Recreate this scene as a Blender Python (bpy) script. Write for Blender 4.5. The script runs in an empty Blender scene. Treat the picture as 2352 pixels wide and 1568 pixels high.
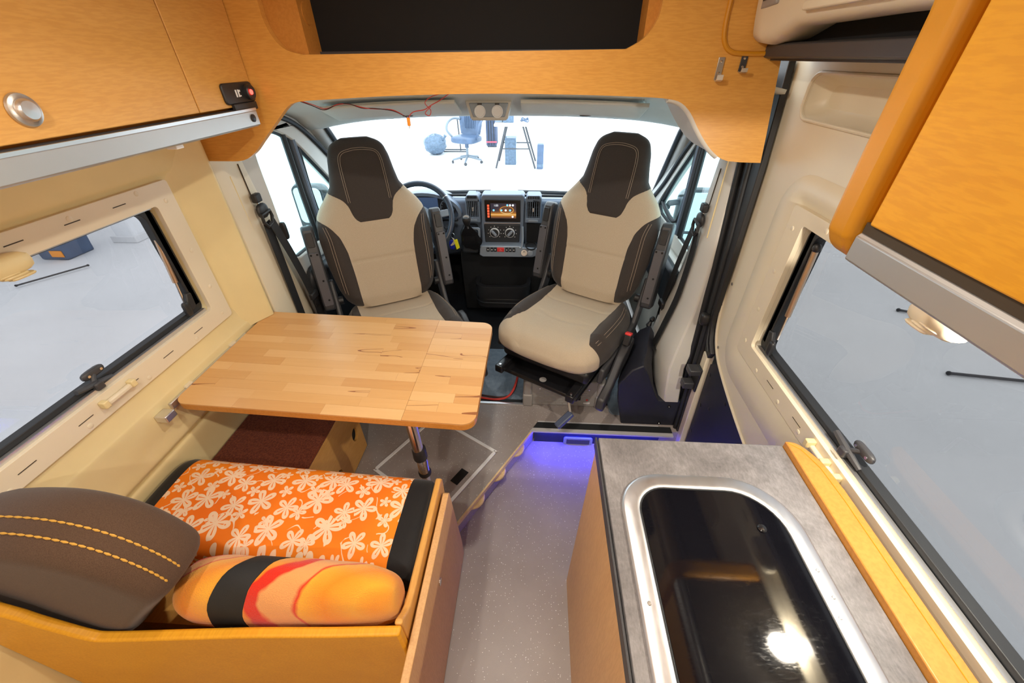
import bpy, bmesh, math, random
from mathutils import Vector, Matrix
from mathutils.geometry import tessellate_polygon
from math import sin, cos, pi, radians, sqrt, atan2, exp

random.seed(4)
SC = bpy.context.scene
COL = SC.collection

# ------------------------------------------------------------ camera, world, exposure
CAM_H = 1.66
cam_data = bpy.data.cameras.new('camera')
cam_data.sensor_width = 36.0
cam_data.lens = 36.0 * 902.0 / 2352.0
cam_data.clip_start = 0.02
cam = bpy.data.objects.new('camera', cam_data)
COL.objects.link(cam)
_p, _y, _r = radians(36.0), radians(-3.8), radians(0.52)
_f = Vector((sin(_y) * cos(_p), cos(_y) * cos(_p), -sin(_p)))
_r0 = Vector((cos(_y), -sin(_y), 0.0))
_d0 = _f.cross(_r0)
_ri = cos(_r) * _r0 + sin(_r) * _d0
_dn = -sin(_r) * _r0 + cos(_r) * _d0
_m = Matrix((( _ri.x, -_dn.x, -_f.x, 0.0), (_ri.y, -_dn.y, -_f.y, 0.0), (_ri.z, -_dn.z, -_f.z, CAM_H), (0, 0, 0, 1)))
cam.matrix_world = _m
SC.camera = cam

world = bpy.data.worlds.new('garage_light')
SC.world = world
world.use_nodes = True
_bg = world.node_tree.nodes['Background']
_bg.inputs['Color'].default_value = (0.90, 0.96, 1.0, 1)
_bg.inputs['Strength'].default_value = 4.4

SC.view_settings.view_transform = 'Standard'
SC.view_settings.look = 'None'
SC.view_settings.exposure = 0.0
SC.view_settings.gamma = 1.0
SC.view_settings.use_curve_mapping = False

# ------------------------------------------------------------ object helpers
def lab(o, label=None, cat=None, group=None, kind=None):
    if label: o['label'] = label
    if cat: o['category'] = cat
    if group: o['group'] = group
    if kind: o['kind'] = kind
    return o

def thing(name, label, cat, loc=(0, 0, 0), rz=0.0, group=None, kind=None):
    o = bpy.data.objects.new(name, None)
    o.empty_display_size = 0.05
    o.location = loc
    o.rotation_euler = (0, 0, rz)
    COL.objects.link(o)
    return lab(o, label, cat, group, kind)

def copy_tree(o, parent=None):
    c = o.copy()
    COL.objects.link(c)
    c.parent = parent
    if parent is not None:
        c.matrix_parent_inverse = o.matrix_parent_inverse.copy()
    for ch in [k for k in bpy.data.objects if k.parent == o and k is not c]:
        copy_tree(ch, c)
    return c

def V(*a): return Vector(a)

def rr(x0, x1, y0, y1, r, n=5):
    """rounded rectangle, r may be one radius or four (x0y0, x1y0, x1y1, x0y1)"""
    rs = [r] * 4 if not isinstance(r, (list, tuple)) else r
    P = []
    for (cx, cy, sx, sy, a0, q) in ((x0, y0, 1, 1, pi, rs[0]), (x1, y0, -1, 1, 1.5 * pi, rs[1]), (x1, y1, -1, -1, 0, rs[2]), (x0, y1, 1, -1, .5 * pi, rs[3])):
        if q <= 1e-6:
            P.append((cx, cy)); continue
        for i in range(n + 1):
            a = a0 + .5 * pi * i / n
            P.append((cx + sx * q + q * cos(a), cy + sy * q + q * sin(a)))
    return P

def circ(cx, cy, rx, ry=None, n=20):
    ry = rx if ry is None else ry
    return [(cx + rx * cos(2 * pi * i / n), cy + ry * sin(2 * pi * i / n)) for i in range(n)]

def spline(pts, n=6, closed=False):
    P = [Vector(p) for p in pts]
    out = []
    m = len(P)
    rng = m if closed else m - 1
    for i in range(rng):
        if closed:
            a, b, c, d = P[(i - 1) % m], P[i], P[(i + 1) % m], P[(i + 2) % m]
        else:
            a, b, c, d = P[max(i - 1, 0)], P[i], P[i + 1], P[min(i + 2, m - 1)]
        for k in range(n):
            t = k / n
            out.append(0.5 * ((2 * b) + (c - a) * t + (2 * a - 5 * b + 4 * c - d) * t * t + (3 * b - a - 3 * c + d) * t ** 3))
    if not closed: out.append(P[-1])
    return out

def lerp_tab(tab, x):
    if x <= tab[0][0]: return tab[0][1]
    for (a, fa), (b, fb) in zip(tab, tab[1:]):
        if x <= b:
            t = (x - a) / (b - a)
            return fa + (fb - fa) * t
    return tab[-1][1]

def smooth_tab(tab, x, h=.02):
    return (lerp_tab(tab, x - h) + 2 * lerp_tab(tab, x) + lerp_tab(tab, x + h)) / 4

class MB:
    """collects shapes; build() links them as one mesh object"""
    def __init__(s): s.v = []; s.f = []
    def add(s, verts, faces):
        k = len(s.v)
        s.v += [Vector(p) for p in verts]
        s.f += [tuple(i + k for i in f) for f in faces]
        return s
    def box(s, x0, x1, y0, y1, z0, z1):
        v = [(x, y, z) for z in (z0, z1) for y in (y0, y1) for x in (x0, x1)]
        return s.add(v, [(0, 2, 3, 1), (4, 5, 7, 6), (0, 1, 5, 4), (2, 6, 7, 3), (0, 4, 6, 2), (1, 3, 7, 5)])
    def prism(s, poly, axis, a, b, hole=None):
        def P(p, h):
            return {'x': (h, p[0], p[1]), 'y': (p[0], h, p[1]), 'z': (p[0], p[1], h)}[axis]
        loops = [poly] + ([] if hole is None else (hole if isinstance(hole[0][0], (tuple, list)) else [hole]))
        flat = [p for l in loops for p in l]
        n = len(flat)
        v = [P(p, a) for p in flat] + [P(p, b) for p in flat]
        if len(loops) == 1:
            f = [tuple(range(n)), tuple(range(2 * n - 1, n - 1, -1))]
        else:
            tri = tessellate_polygon([[Vector((p[0], p[1], 0)) for p in l] for l in loops])
            f = [tuple(t) for t in tri] + [tuple(i + n for i in reversed(t)) for t in tri]
        k = 0
        for l in loops:
            m = len(l)
            for i in range(m):
                j = (i + 1) % m
                f.append((k + i, k + j, n + k + j, n + k + i))
            k += m
        return s.add(v, f)
    def tube(s, path, r, n=8, closed=False, cap=True, sq=None):
        P = [Vector(p) for p in path]
        m = len(P)
        R = r if isinstance(r, (list, tuple)) else [r] * m
        up = None
        rings = []
        for i in range(m):
            if closed: t = (P[(i + 1) % m] - P[i - 1])
            else: t = P[min(i + 1, m - 1)] - P[max(i - 1, 0)]
            t = t.normalized() if t.length > 1e-9 else Vector((0, 0, 1))
            if up is None:
                up = Vector((0, 0, 1)) if abs(t.z) < .9 else Vector((0, 1, 0))
            a = t.cross(up).normalized()
            up = a.cross(t).normalized()
            rings.append([P[i] + R[i] * (cos(2 * pi * k / n) * a + sin(2 * pi * k / n) * up) for k in range(n)])
        return s.loft(rings, closed_u=closed, cap=cap and not closed)
    def sweep(s, path, w, t, side=None):
        """flat strap: width w along 'side', thickness t"""
        P = [Vector(p) for p in path]
        rings = []
        for i in range(len(P)):
            d = (P[min(i + 1, len(P) - 1)] - P[max(i - 1, 0)]).normalized()
            sd = Vector(side[i] if isinstance(side, list) else side).normalized()
            nn = d.cross(sd).normalized()
            rings.append([P[i] + sd * (w / 2) * a + nn * (t / 2) * b for a, b in ((-1, -1), (1, -1), (1, 1), (-1, 1))])
        return s.loft(rings)
    def loft(s, rings, closed_u=False, cap=True, closed_v=True):
        n = len(rings[0]); m = len(rings)
        v = [p for r in rings for p in r]
        f = []
        for i in range(m if closed_u else m - 1):
            i2 = (i + 1) % m
            for k in range(n if closed_v else n - 1):
                k2 = (k + 1) % n
                f.append((i * n + k, i * n + k2, i2 * n + k2, i2 * n + k))
        if cap and not closed_u and closed_v:
            f.append(tuple(range(n - 1, -1, -1)))
            f.append(tuple((m - 1) * n + k for k in range(n)))
        return s.add(v, f)
    def lathe(s, prof, c, axis=(0, 0, 1), n=20):
        ax = Vector(axis).normalized()
        a = ax.orthogonal().normalized(); b = ax.cross(a)
        c = Vector(c)
        rings = [[c + ax * h + max(r, 1e-5) * (cos(2 * pi * k / n) * a + sin(2 * pi * k / n) * b) for k in range(n)] for r, h in prof]
        return s.loft(rings)
    def ell(s, c, h, e=1.0, n=16, m=10, e2=None):
        """superellipsoid, exponent e (1 round, .4 boxy)"""
        e2 = e if e2 is None else e2
        pw = lambda x, q: (abs(x) ** q) * (1 if x >= 0 else -1)
        rings = []
        for i in range(m + 1):
            ph = -pi / 2 + pi * i / m
            cp, sp = max(abs(cos(ph)), 1e-4), sin(ph)
            rings.append([Vector((c[0] + h[0] * pw(cp, e2) * pw(cos(2 * pi * k / n), e), c[1] + h[1] * pw(cp, e2) * pw(sin(2 * pi * k / n), e), c[2] + h[2] * pw(sp, e2))) for k in range(n)])
        return s.loft(rings)
    def sheet(s, fn, nu, nv):
        v = [fn(i / nu, j / nv) for j in range(nv + 1) for i in range(nu + 1)]
        f = [(j * (nu + 1) + i, j * (nu + 1) + i + 1, (j + 1) * (nu + 1) + i + 1, (j + 1) * (nu + 1) + i) for j in range(nv) for i in range(nu)]
        return s.add(v, f)
    def xf(s, M, start=0):
        for i in range(start, len(s.v)): s.v[i] = M @ s.v[i]
        return s
    def build(s, name, mat, parent=None, local=False, bevel=0, seg=2, angle=38, solid=0, sub=0, label=None, kind=None):
        me = bpy.data.meshes.new(name)
        vs = s.v
        if parent is not None and not local:
            inv = Matrix.Rotation(-parent.rotation_euler.z, 4, 'Z') @ Matrix.Translation(-parent.location)
            if parent.parent is not None: inv = inv @ (Matrix.Rotation(-parent.parent.rotation_euler.z, 4, 'Z') @ Matrix.Translation(-parent.parent.location))
            vs = [inv @ p for p in s.v]
        me.from_pydata([tuple(p) for p in vs], [], s.f)
        bm = bmesh.new(); bm.from_mesh(me)
        bmesh.ops.recalc_face_normals(bm, faces=bm.faces)
        bm.to_mesh(me); bm.free()
        me.polygons.foreach_set('use_smooth', [True] * len(me.polygons))
        me.set_sharp_from_angle(angle=radians(angle))
        me.materials.append(mat)
        o = bpy.data.objects.new(name, me)
        COL.objects.link(o)
        if parent is not None: o.parent = parent
        if solid:
            md = o.modifiers.new('solid', 'SOLIDIFY'); md.thickness = solid; md.offset = 0
        if bevel:
            md = o.modifiers.new('bevel', 'BEVEL'); md.width = bevel; md.segments = seg; md.limit_method = 'ANGLE'; md.angle_limit = radians(40)
            md.harden_normals = False
        if sub:
            md = o.modifiers.new('sub', 'SUBSURF'); md.levels = sub; md.render_levels = sub
        if label: o['label'] = label
        if kind: o['kind'] = kind
        return o

def box(*a): return MB().box(*a)

# ------------------------------------------------------------ materials
class NT:
    def __init__(s, m):
        m.use_nodes = True
        s.t = m.node_tree; s.n = s.t.nodes; s.l = s.t.links
        s.b = s.n['Principled BSDF']
    def node(s, t, **k):
        o = s.n.new(t)
        for a, b in k.items(): setattr(o, a, b)
        return o
    def link(s, a, b): s.l.new(a, b)
    def math(s, op, a, b=None, c=None, clamp=False):
        o = s.n.new('ShaderNodeMath'); o.operation = op; o.use_clamp = clamp
        for i, x in enumerate((a, b, c)):
            if x is None: continue
            if isinstance(x, (int, float)): o.inputs[i].default_value = x
            else: s.l.new(x, o.inputs[i])
        return o.outputs[0]
    def co(s, scale=(1, 1, 1), rot=(0, 0, 0), loc=(0, 0, 0)):
        t = s.n.new('ShaderNodeTexCoord'); m = s.n.new('ShaderNodeMapping')
        s.l.new(t.outputs['Object'], m.inputs[0])
        m.inputs['Scale'].default_value = scale; m.inputs['Rotation'].default_value = rot; m.inputs['Location'].default_value = loc
        return m.outputs[0]
    def noise(s, vec, scale, detail=3, rough=.5, dist=0):
        o = s.n.new('ShaderNodeTexNoise')
        o.inputs['Scale'].default_value = scale; o.inputs['Detail'].default_value = detail; o.inputs['Roughness'].default_value = rough; o.inputs['Distortion'].default_value = dist
        s.l.new(vec, o.inputs['Vector'])
        return o.outputs['Fac']
    def ramp(s, fac, stops, interp='LINEAR'):
        o = s.n.new('ShaderNodeValToRGB'); o.color_ramp.interpolation = interp
        e = o.color_ramp.elements
        while len(e) < len(stops): e.new(.5)
        for q, (p, c) in zip(e, stops): q.position = p; q.color = (*c, 1)
        s.l.new(fac, o.inputs[0])
        return o.outputs[0]
    def mix(s, fac, a, b):
        o = s.n.new('ShaderNodeMix'); o.data_type = 'RGBA'
        for i, x in ((0, fac), (6, a), (7, b)):
            if isinstance(x, (int, float)): o.inputs[i].default_value = x
            elif isinstance(x, (tuple, list)): o.inputs[i].default_value = (*x, 1)
            else: s.l.new(x, o.inputs[i])
        return o.outputs[2]
    def bump(s, h, strength=.2, dist=.01):
        o = s.n.new('ShaderNodeBump'); o.inputs['Strength'].default_value = strength; o.inputs['Distance'].default_value = dist
        s.l.new(h, o.inputs['Height']); s.l.new(o.outputs[0], s.b.inputs['Normal'])

def newmat(name, col=(.5, .5, .5), rough=.5, metal=0.0, spec=.5, coat=0):
    m = bpy.data.materials.new(name)
    k = NT(m)
    k.b.inputs['Base Color'].default_value = (*col, 1)
    k.b.inputs['Roughness'].default_value = rough
    k.b.inputs['Metallic'].default_value = metal
    k.b.inputs['Specular IOR Level'].default_value = spec
    k.b.inputs['Coat Weight'].default_value = coat
    return m, k

def plain(name, col, rough=.5, metal=0.0, spec=.5, var=.08, scale=8, bump=0, bscale=200):
    m, k = newmat(name, col, rough, metal, spec)
    co = k.co()
    if var:
        n = k.noise(co, scale, 4)
        k.link(k.ramp(n, [(.3, tuple(c * (1 - var) for c in col)), (.7, tuple(min(1, c * (1 + var)) for c in col))]), k.b.inputs['Base Color'])
    if bump: k.bump(k.noise(co, bscale, 2), bump, .002)
    return m

def wood(name, a, b, stretch=(1, 14, 14), scale=1.6, rough=.38, fleck=.5):
    m, k = newmat(name, a, rough, spec=.4)
    co = k.co(stretch)
    n = k.noise(co, scale, 6, .62, .35)
    base = k.ramp(n, [(.32, a), (.68, b)])
    n2 = k.noise(k.co(tuple(v * 6 for v in stretch)), scale * 2.4, 3)
    dk = k.ramp(n2, [(.42, (.86, .80, .74)), (.58, (1, 1, 1))])
    mu = k.node('ShaderNodeMix'); mu.data_type = 'RGBA'; mu.blend_type = 'MULTIPLY'; mu.inputs[0].default_value = fleck
    k.link(base, mu.inputs[6]); k.link(dk, mu.inputs[7]); k.link(mu.outputs[2], k.b.inputs['Base Color'])
    k.bump(n2, .03, .001)
    return m

def pane(name, tint, refl=.06, rough=0.0):
    """thin sheet glass: tinted see-through plus a Fresnel mirror"""
    m = bpy.data.materials.new(name); k = NT(m)
    t = k.node('ShaderNodeBsdfTransparent'); t.inputs[0].default_value = (*tint, 1)
    g = k.node('ShaderNodeBsdfGlossy'); g.inputs['Roughness'].default_value = rough
    lw = k.node('ShaderNodeLayerWeight'); lw.inputs[0].default_value = .5
    fac = k.math('MULTIPLY_ADD', k.math('POWER', lw.outputs['Facing'], 5.0), .94, .035)
    mx = k.node('ShaderNodeMixShader')
    k.link(fac, mx.inputs[0]); k.link(t.outputs[0], mx.inputs[1]); k.link(g.outputs[0], mx.inputs[2])
    k.link(mx.outputs[0], k.n['Material Output'].inputs[0])
    return m

def emit(name, col, strength):
    m, k = newmat(name, col, .4)
    k.b.inputs['Emission Color'].default_value = (*col, 1)
    k.b.inputs['Emission Strength'].default_value = strength
    return m

M = {}
M['wood_x'] = wood('beech_laminate_across', (.68, .33, .066), (.74, .38, .085), (1.2, 9, 9))
M['wood_y'] = wood('beech_laminate_along', (.66, .335, .080), (.72, .385, .105), (9, 1.2, 9))
M['wood_z'] = wood('beech_laminate_upright', (.62, .36, .155), (.69, .42, .19), (9, 9, 1.2))
M['wood_edge'] = wood('beech_edge_band', (.56, .235, .042), (.61, .27, .055), (6, 6, 6))
M['wood_orange'] = wood('orange_beech_profile', (.72, .33, .016), (.77, .37, .022), (9, 1.2, 9), rough=.45)
M['orange_edge'] = plain('orange_profile', (.60, .255, .010), .42)
M['cream'] = plain('cream_abs_plastic', (.77, .63, .33), .42, var=.03, bump=.03)
M['cream2'] = plain('pale_cream_plastic', (.74, .66, .50), .4, var=.02)
M['ivory'] = plain('ivory_frame_plastic', (.76, .67, .50), .38, var=.02)
M['white_trim'] = plain('pale_grey_cab_trim', (.62, .60, .55), .55, var=.02, bump=.03)
M['headliner'] = plain('grey_headliner', (.66, .66, .61), .8, var=.04, bump=.08)
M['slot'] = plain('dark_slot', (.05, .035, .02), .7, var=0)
M['black'] = plain('black_plastic', (.018, .018, .020), .45, var=.1, bump=.05)
M['black_gloss'] = plain('glossy_black_steel', (.012, .012, .014), .18, var=0)
M['black_matt'] = plain('black_matt', (.005, .005, .006), .9, var=0)
M['rubber'] = plain('rubber_seal', (.014, .016, .019), .55, var=0)
M['arm_plate'] = plain('grey_armrest_plate', (.085, .083, .095), .4, var=.04)
M['charcoal'] = plain('charcoal_plastic', (.045, .045, .050), .42, var=.05, bump=.06, bscale=400)
M['navy_board'] = plain('dark_navy_board', (.016, .018, .030), .55, var=.1, bump=.1, bscale=500)
M['alu'] = plain('brushed_aluminium', (.70, .70, .71), .32, .9, var=.04)
M['alu_dull'] = plain('satin_aluminium_rail', (.52, .51, .50), .42, .75, var=.03)
M['alu_warm'] = plain('bronze_gas_strut', (.60, .45, .33), .28, .9, var=0)
M['steel'] = plain('bright_steel', (.78, .78, .80), .2, 1.0, var=0)
M['zinc'] = plain('zinc_plate', (.55, .52, .48), .35, .85, var=0)
M['dash'] = plain('blue_grey_dash_plastic', (.15, .195, .27), .4, var=.05, bump=.08, bscale=500)
M['sill'] = plain('satin_sill_metal', (.62, .62, .64), .45, .25, var=.02)
M['rim'] = plain('navy_wheel_leather', (.045, .06, .09), .32, var=.05)
M['dash_dark'] = plain('dark_dash_plastic', (.02, .024, .03), .5, var=.05, bump=.05)
M['dash_light'] = plain('silver_dash_trim', (.30, .36, .44), .32, .2, var=.0)
M['webbing'] = plain('black_seat_belt_webbing', (.012, .012, .013), .7, var=.1, bump=.3, bscale=900)
M['red'] = plain('red_plastic', (.75, .05, .05), .35, var=0)
M['grey_box'] = plain('grey_pressed_metal', (.36, .345, .335), .5, .1, var=.05)
M['blue_lever'] = plain('slate_blue_lever', (.075, .095, .16), .4, var=0)
M['yellow'] = plain('yellow_key_tag', (.85, .80, .02), .4, var=0)
M['blue'] = plain('blue_key_tag', (.01, .02, .35), .4, var=0)
M['string'] = plain('pale_string', (.6, .48, .35), .8, var=0)
M['red_wire'] = plain('red_wire', (.62, .06, .05), .4, var=0)
M['black_wire'] = plain('black_wire', (.06, .03, .03), .4, var=0)
M['orange_plug'] = plain('orange_connector', (.90, .32, .03), .35, var=0)
M['glass_dark'] = pane('tinted_acrylic', (.47, .462, .468))
M['glass_right'] = pane('dark_tinted_acrylic', (.395, .39, .39))
M['glass_clear'] = pane('windscreen_glass', (.86, .94, .97))
M['glass_door'] = pane('door_glass', (.72, .86, .88))
M['mirror'] = plain('mirror_glass', (.62, .74, .74), .03, 1.0, var=0)
M['garage_floor'] = plain('pale_concrete', (.74, .75, .76), .6, var=.05, scale=.8)
M['garage_wall'] = plain('white_garage_wall', (.86, .88, .90), .8, var=.02)
M['chair_leather'] = plain('grey_blue_leather', (.07, .11, .19), .35, var=.15)
M['bag_plastic'] = plain('blue_grey_bag_plastic', (.10, .15, .22), .3, var=.25, scale=20)
M['white_plastic'] = plain('white_plastic', (.85, .86, .88), .4, var=0)
M['rosso'] = plain('pink_red_plastic', (.8, .1, .15), .4, var=0)
M['case'] = plain('dark_suitcase_fabric', (.06, .08, .14), .7, var=.1)
M['tan_seam'] = plain('tan_stitch_thread', (.35, .27, .20), .8, var=0)
M['gold_seam'] = plain('golden_stitch_thread', (.62, .33, .05), .7, var=0)
M['ply'] = wood('pale_plywood', (.72, .52, .28), (.80, .62, .36), (4, 4, 12))
M['stainless'] = None

def fabric(name, a, b, scale=900, rough=.9, bump=.35):
    m, k = newmat(name, a, rough, spec=.2)
    co = k.co()
    n = k.noise(co, scale, 2, .7)
    k.link(k.ramp(n, [(.35, a), (.65, b)]), k.b.inputs['Base Color'])
    k.b.inputs['Sheen Weight'].default_value = .15
    k.bump(n, bump, .0015)
    return m
M['beige'] = fabric('beige_seat_cloth', (.43, .345, .245), (.58, .48, .36))
M['brown'] = fabric('dark_brown_seat_cloth', (.030, .023, .020), (.060, .048, .043), 1200, .7, .2)
M['brown_bench'] = fabric('brown_bench_cloth', (.068, .036, .020), (.105, .060, .036), 700, .8)
M['carpet'] = fabric('rust_brown_carpet', (.085, .016, .006), (.17, .040, .014), 160, 1.0, .8)
M['black_cloth'] = fabric('black_cushion_cloth', (.006, .006, .007), (.013, .012, .013), 900, .6, .15)

def _floor():
    m, k = newmat('speckled_grey_vinyl', (.2, .18, .17), .36)
    co = k.co()
    n = k.noise(co, 3, 5, .6)
    base = k.ramp(n, [(.3, (.30, .26, .245)), (.7, (.38, .335, .32))])
    v = k.node('ShaderNodeTexVoronoi'); v.inputs['Scale'].default_value = 120
    k.link(co, v.inputs['Vector'])
    sp = k.math('LESS_THAN', v.outputs['Distance'], .16)
    r = k.node('ShaderNodeSeparateColor'); k.link(v.outputs['Color'], r.inputs[0])
    sp = k.math('MULTIPLY', sp, k.math('GREATER_THAN', r.outputs[0], .55))
    k.link(k.mix(sp, base, (.80, .79, .79)), k.b.inputs['Base Color'])
    k.bump(k.noise(co, 300, 2), .08, .002)
    return m
M['vinyl'] = _floor()

def _worktop():
    m, k = newmat('grey_stone_laminate', (.35, .33, .32), .38)
    co = k.co()
    n = k.noise(co, 7, 8, .72, .6)
    n2 = k.noise(k.co((3, 1, 1)), 60, 6, .75)
    f = k.math('ADD', k.math('MULTIPLY', n, .65), k.math('MULTIPLY', n2, .35))
    k.link(k.ramp(f, [(.36, (.10, .093, .094)), (.5, (.18, .168, .17)), (.66, (.29, .275, .278))]), k.b.inputs['Base Color'])
    k.bump(n2, .05, .001)
    return m
M['stone'] = _worktop()

def _stainless():
    m, k = newmat('scratched_stainless', (.62, .62, .64), .26, 1.0)
    n = k.noise(k.co((14, 3, 14)), 4, 6, .7)
    k.link(k.ramp(n, [(.3, (.34,) * 3), (.7, (.44,) * 3)]), k.b.inputs['Roughness'])
    n2 = k.noise(k.co(), 9, 4)
    k.link(k.ramp(n2, [(.3, (.66, .66, .68)), (.7, (.76, .76, .78))]), k.b.inputs['Base Color'])
    return m
M['stainless'] = _stainless()

def _hobglass():
    m, k = newmat('black_glass_lid', (.004, .004, .006), .07, spec=.42)
    n = k.noise(k.co((20, 90, 20)), 3, 6, .8)
    k.link(k.ramp(n, [(.5, (.05,) * 3), (.8, (.16,) * 3)]), k.b.inputs['Roughness'])
    return m
M['hob'] = _hobglass()

def _floral():
    """orange cloth printed with pale five-petal flowers, small blossoms and stems"""
    m, k = newmat('orange_flower_print', (.8, .2, .01), .7, spec=.3)
    co = k.co()
    sep = k.node('ShaderNodeSeparateXYZ'); k.link(co, sep.inputs[0])
    comb = k.node('ShaderNodeCombineXYZ'); k.link(sep.outputs[0], comb.inputs[0])
    k.link(k.math('SUBTRACT', sep.outputs[1], sep.outputs[2]), comb.inputs[1])
    def layer(scale, off, petals, rad, inner, rand):
        ad = k.node('ShaderNodeVectorMath'); ad.operation = 'ADD'; k.link(comb.outputs[0], ad.inputs[0]); ad.inputs[1].default_value = off
        v = k.node('ShaderNodeTexVoronoi'); v.voronoi_dimensions = '2D'; v.inputs['Scale'].default_value = scale; v.inputs['Randomness'].default_value = rand
        k.link(ad.outputs[0], v.inputs['Vector'])
        pos = k.node('ShaderNodeVectorMath'); pos.operation = 'SUBTRACT'
        k.link(ad.outputs[0], pos.inputs[0]); k.link(v.outputs['Position'], pos.inputs[1])
        s2 = k.node('ShaderNodeSeparateXYZ'); k.link(pos.outputs[0], s2.inputs[0])
        rnd = k.node('ShaderNodeSeparateColor'); k.link(v.outputs['Color'], rnd.inputs[0])
        ang = k.math('ARCTAN2', s2.outputs[1], s2.outputs[0])
        ang = k.math('ADD', ang, k.math('MULTIPLY', rnd.outputs[0], 6.28))
        r = k.math('SQRT', k.math('ADD', k.math('POWER', k.math('ABSOLUTE', s2.outputs[0]), 2), k.math('POWER', k.math('ABSOLUTE', s2.outputs[1]), 2)))
        pet = k.math('ABSOLUTE', k.math('COSINE', k.math('MULTIPLY', ang, petals / 2)))
        pet = k.math('POWER', pet, .8)
        size = k.math('MULTIPLY_ADD', rnd.outputs[1], rad * .35, rad * .75)
        lim = k.math('MULTIPLY', size, k.math('MULTIPLY_ADD', pet, .82, .12))
        fl = k.math('LESS_THAN', r, lim)
        # orange slits in the petals and at the heart
        slit = k.math('LESS_THAN', k.math('ABSOLUTE', k.math('SINE', k.math('MULTIPLY', ang, petals / 2))), .16)
        zone = k.math('MULTIPLY', k.math('GREATER_THAN', r, k.math('MULTIPLY', size, .14)), k.math('LESS_THAN', r, k.math('MULTIPLY', size, inner)))
        return k.math('MULTIPLY', fl, k.math('SUBTRACT', 1.0, k.math('MULTIPLY', slit, zone)))
    a = layer(12.0, (0, 0, 0), 5, .046, .66, .5)
    b = layer(12.0, (.041, .043, 0), 5, .024, .5, .5)
    # stems: thin contour lines of a slow noise, broken up by another
    n = k.noise(comb.outputs[0], 15, 0)
    st = k.math('LESS_THAN', k.math('ABSOLUTE', k.math('SUBTRACT', n, .5)), .012)
    st = k.math('MULTIPLY', st, k.math('GREATER_THAN', k.noise(comb.outputs[0], 22, 0), .55))
    f = k.math('MAXIMUM', k.math('MAXIMUM', a, b), st)
    g = k.noise(co, 2.5, 2)
    base = k.ramp(g, [(.35, (.84, .16, .007)), (.65, (.88, .26, .010))])
    k.link(k.mix(f, base, (.88, .62, .42)), k.b.inputs['Base Color'])
    k.bump(k.noise(co, 900, 2), .12, .001)
    return m
M['floral'] = _floral()

def _towel():
    m, k = newmat('orange_red_flame_towel', (.8, .3, .02), .95, spec=.1)
    co = k.co((1, 1, 1), (0, 0, 0))
    sep = k.node('ShaderNodeSeparateXYZ'); k.link(co, sep.inputs[0])
    n = k.noise(co, 5, 3, .5)
    t = k.math('ADD', k.math('MULTIPLY', sep.outputs[0], 3.1), k.math('MULTIPLY', sep.outputs[1], -4.2))
    t = k.math('ADD', t, k.math('MULTIPLY', sep.outputs[2], 1.6))
    t = k.math('ADD', t, k.math('MULTIPLY', n, .55))
    t = k.math('FRACT', t)
    Yl, O, Rd, Ap = (.88, .40, .04), (.85, .27, .02), (.70, .03, .012), (.82, .36, .12)
    c = k.ramp(t, [(0, O), (.22, Yl), (.40, O), (.43, Rd), (.53, Rd), (.56, Ap), (.74, Ap), (.77, Rd), (.80, Yl), (1, O)])
    k.link(c, k.b.inputs['Base Color'])
    k.b.inputs['Sheen Weight'].default_value = .3
    k.bump(k.noise(co, 420, 3), .7, .003)
    return m
M['towel'] = _towel()

def _battwood():
    m, k = newmat('beech_stave', (.7, .42, .18), .33, spec=.45)
    oi = k.node('ShaderNodeObjectInfo')
    co = k.co((2, 26, 26))
    ad = k.node('ShaderNodeVectorMath'); ad.operation = 'ADD'
    sc = k.node('ShaderNodeVectorMath'); sc.operation = 'SCALE'; sc.inputs[0].default_value = (31, 17, 5); k.link(oi.outputs['Random'], sc.inputs['Scale'])
    k.link(co, ad.inputs[0]); k.link(sc.outputs[0], ad.inputs[1])
    n = k.noise(ad.outputs[0], 2.2, 5, .6, .5)
    f = k.math('ADD', k.math('MULTIPLY', n, .35), k.math('MULTIPLY', oi.outputs['Random'], .65))
    base = k.ramp(f, [(.12, (.62, .32, .115)), (.45, (.70, .40, .16)), (.85, (.77, .475, .215))])
    vein = k.noise(ad.outputs[0], .6, 2, .5, .9)
    line = k.math('LESS_THAN', k.math('ABSOLUTE', k.math('SUBTRACT', vein, .68)), .008)
    k.link(k.mix(line, base, (.30, .11, .04)), k.b.inputs['Base Color'])
    return m
M['stave'] = _battwood()

def text_part(s, size, loc, rot, mat, parent, name='lettering'):
    cu = bpy.data.curves.new(name, 'FONT'); cu.body = s; cu.size = size; cu.align_x = 'CENTER'; cu.align_y = 'CENTER'; cu.extrude = .0002
    tmp = bpy.data.objects.new(name, cu); COL.objects.link(tmp)
    dg = bpy.context.evaluated_depsgraph_get()
    me = bpy.data.meshes.new_from_object(tmp.evaluated_get(dg))
    bpy.data.objects.remove(tmp); bpy.data.curves.remove(cu)
    me.materials.clear(); me.materials.append(mat)
    o = bpy.data.objects.new(name, me); COL.objects.link(o)
    pl = Vector((0, 0, 0)) if parent is None else parent.location
    o.location = Vector(loc) - pl; o.rotation_euler = rot
    if parent is not None: o.parent = parent
    return o
# ============================================================ THE SETTING
def struct(name, label, mb, mat, **k):
    o = mb.build(name, mat, None, **k)
    return lab(o, label, None, None, 'structure')
def struct_root(name, label, loc=(0, 0, 0)):
    return thing(name, label, None, loc, 0, None, 'structure')

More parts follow.
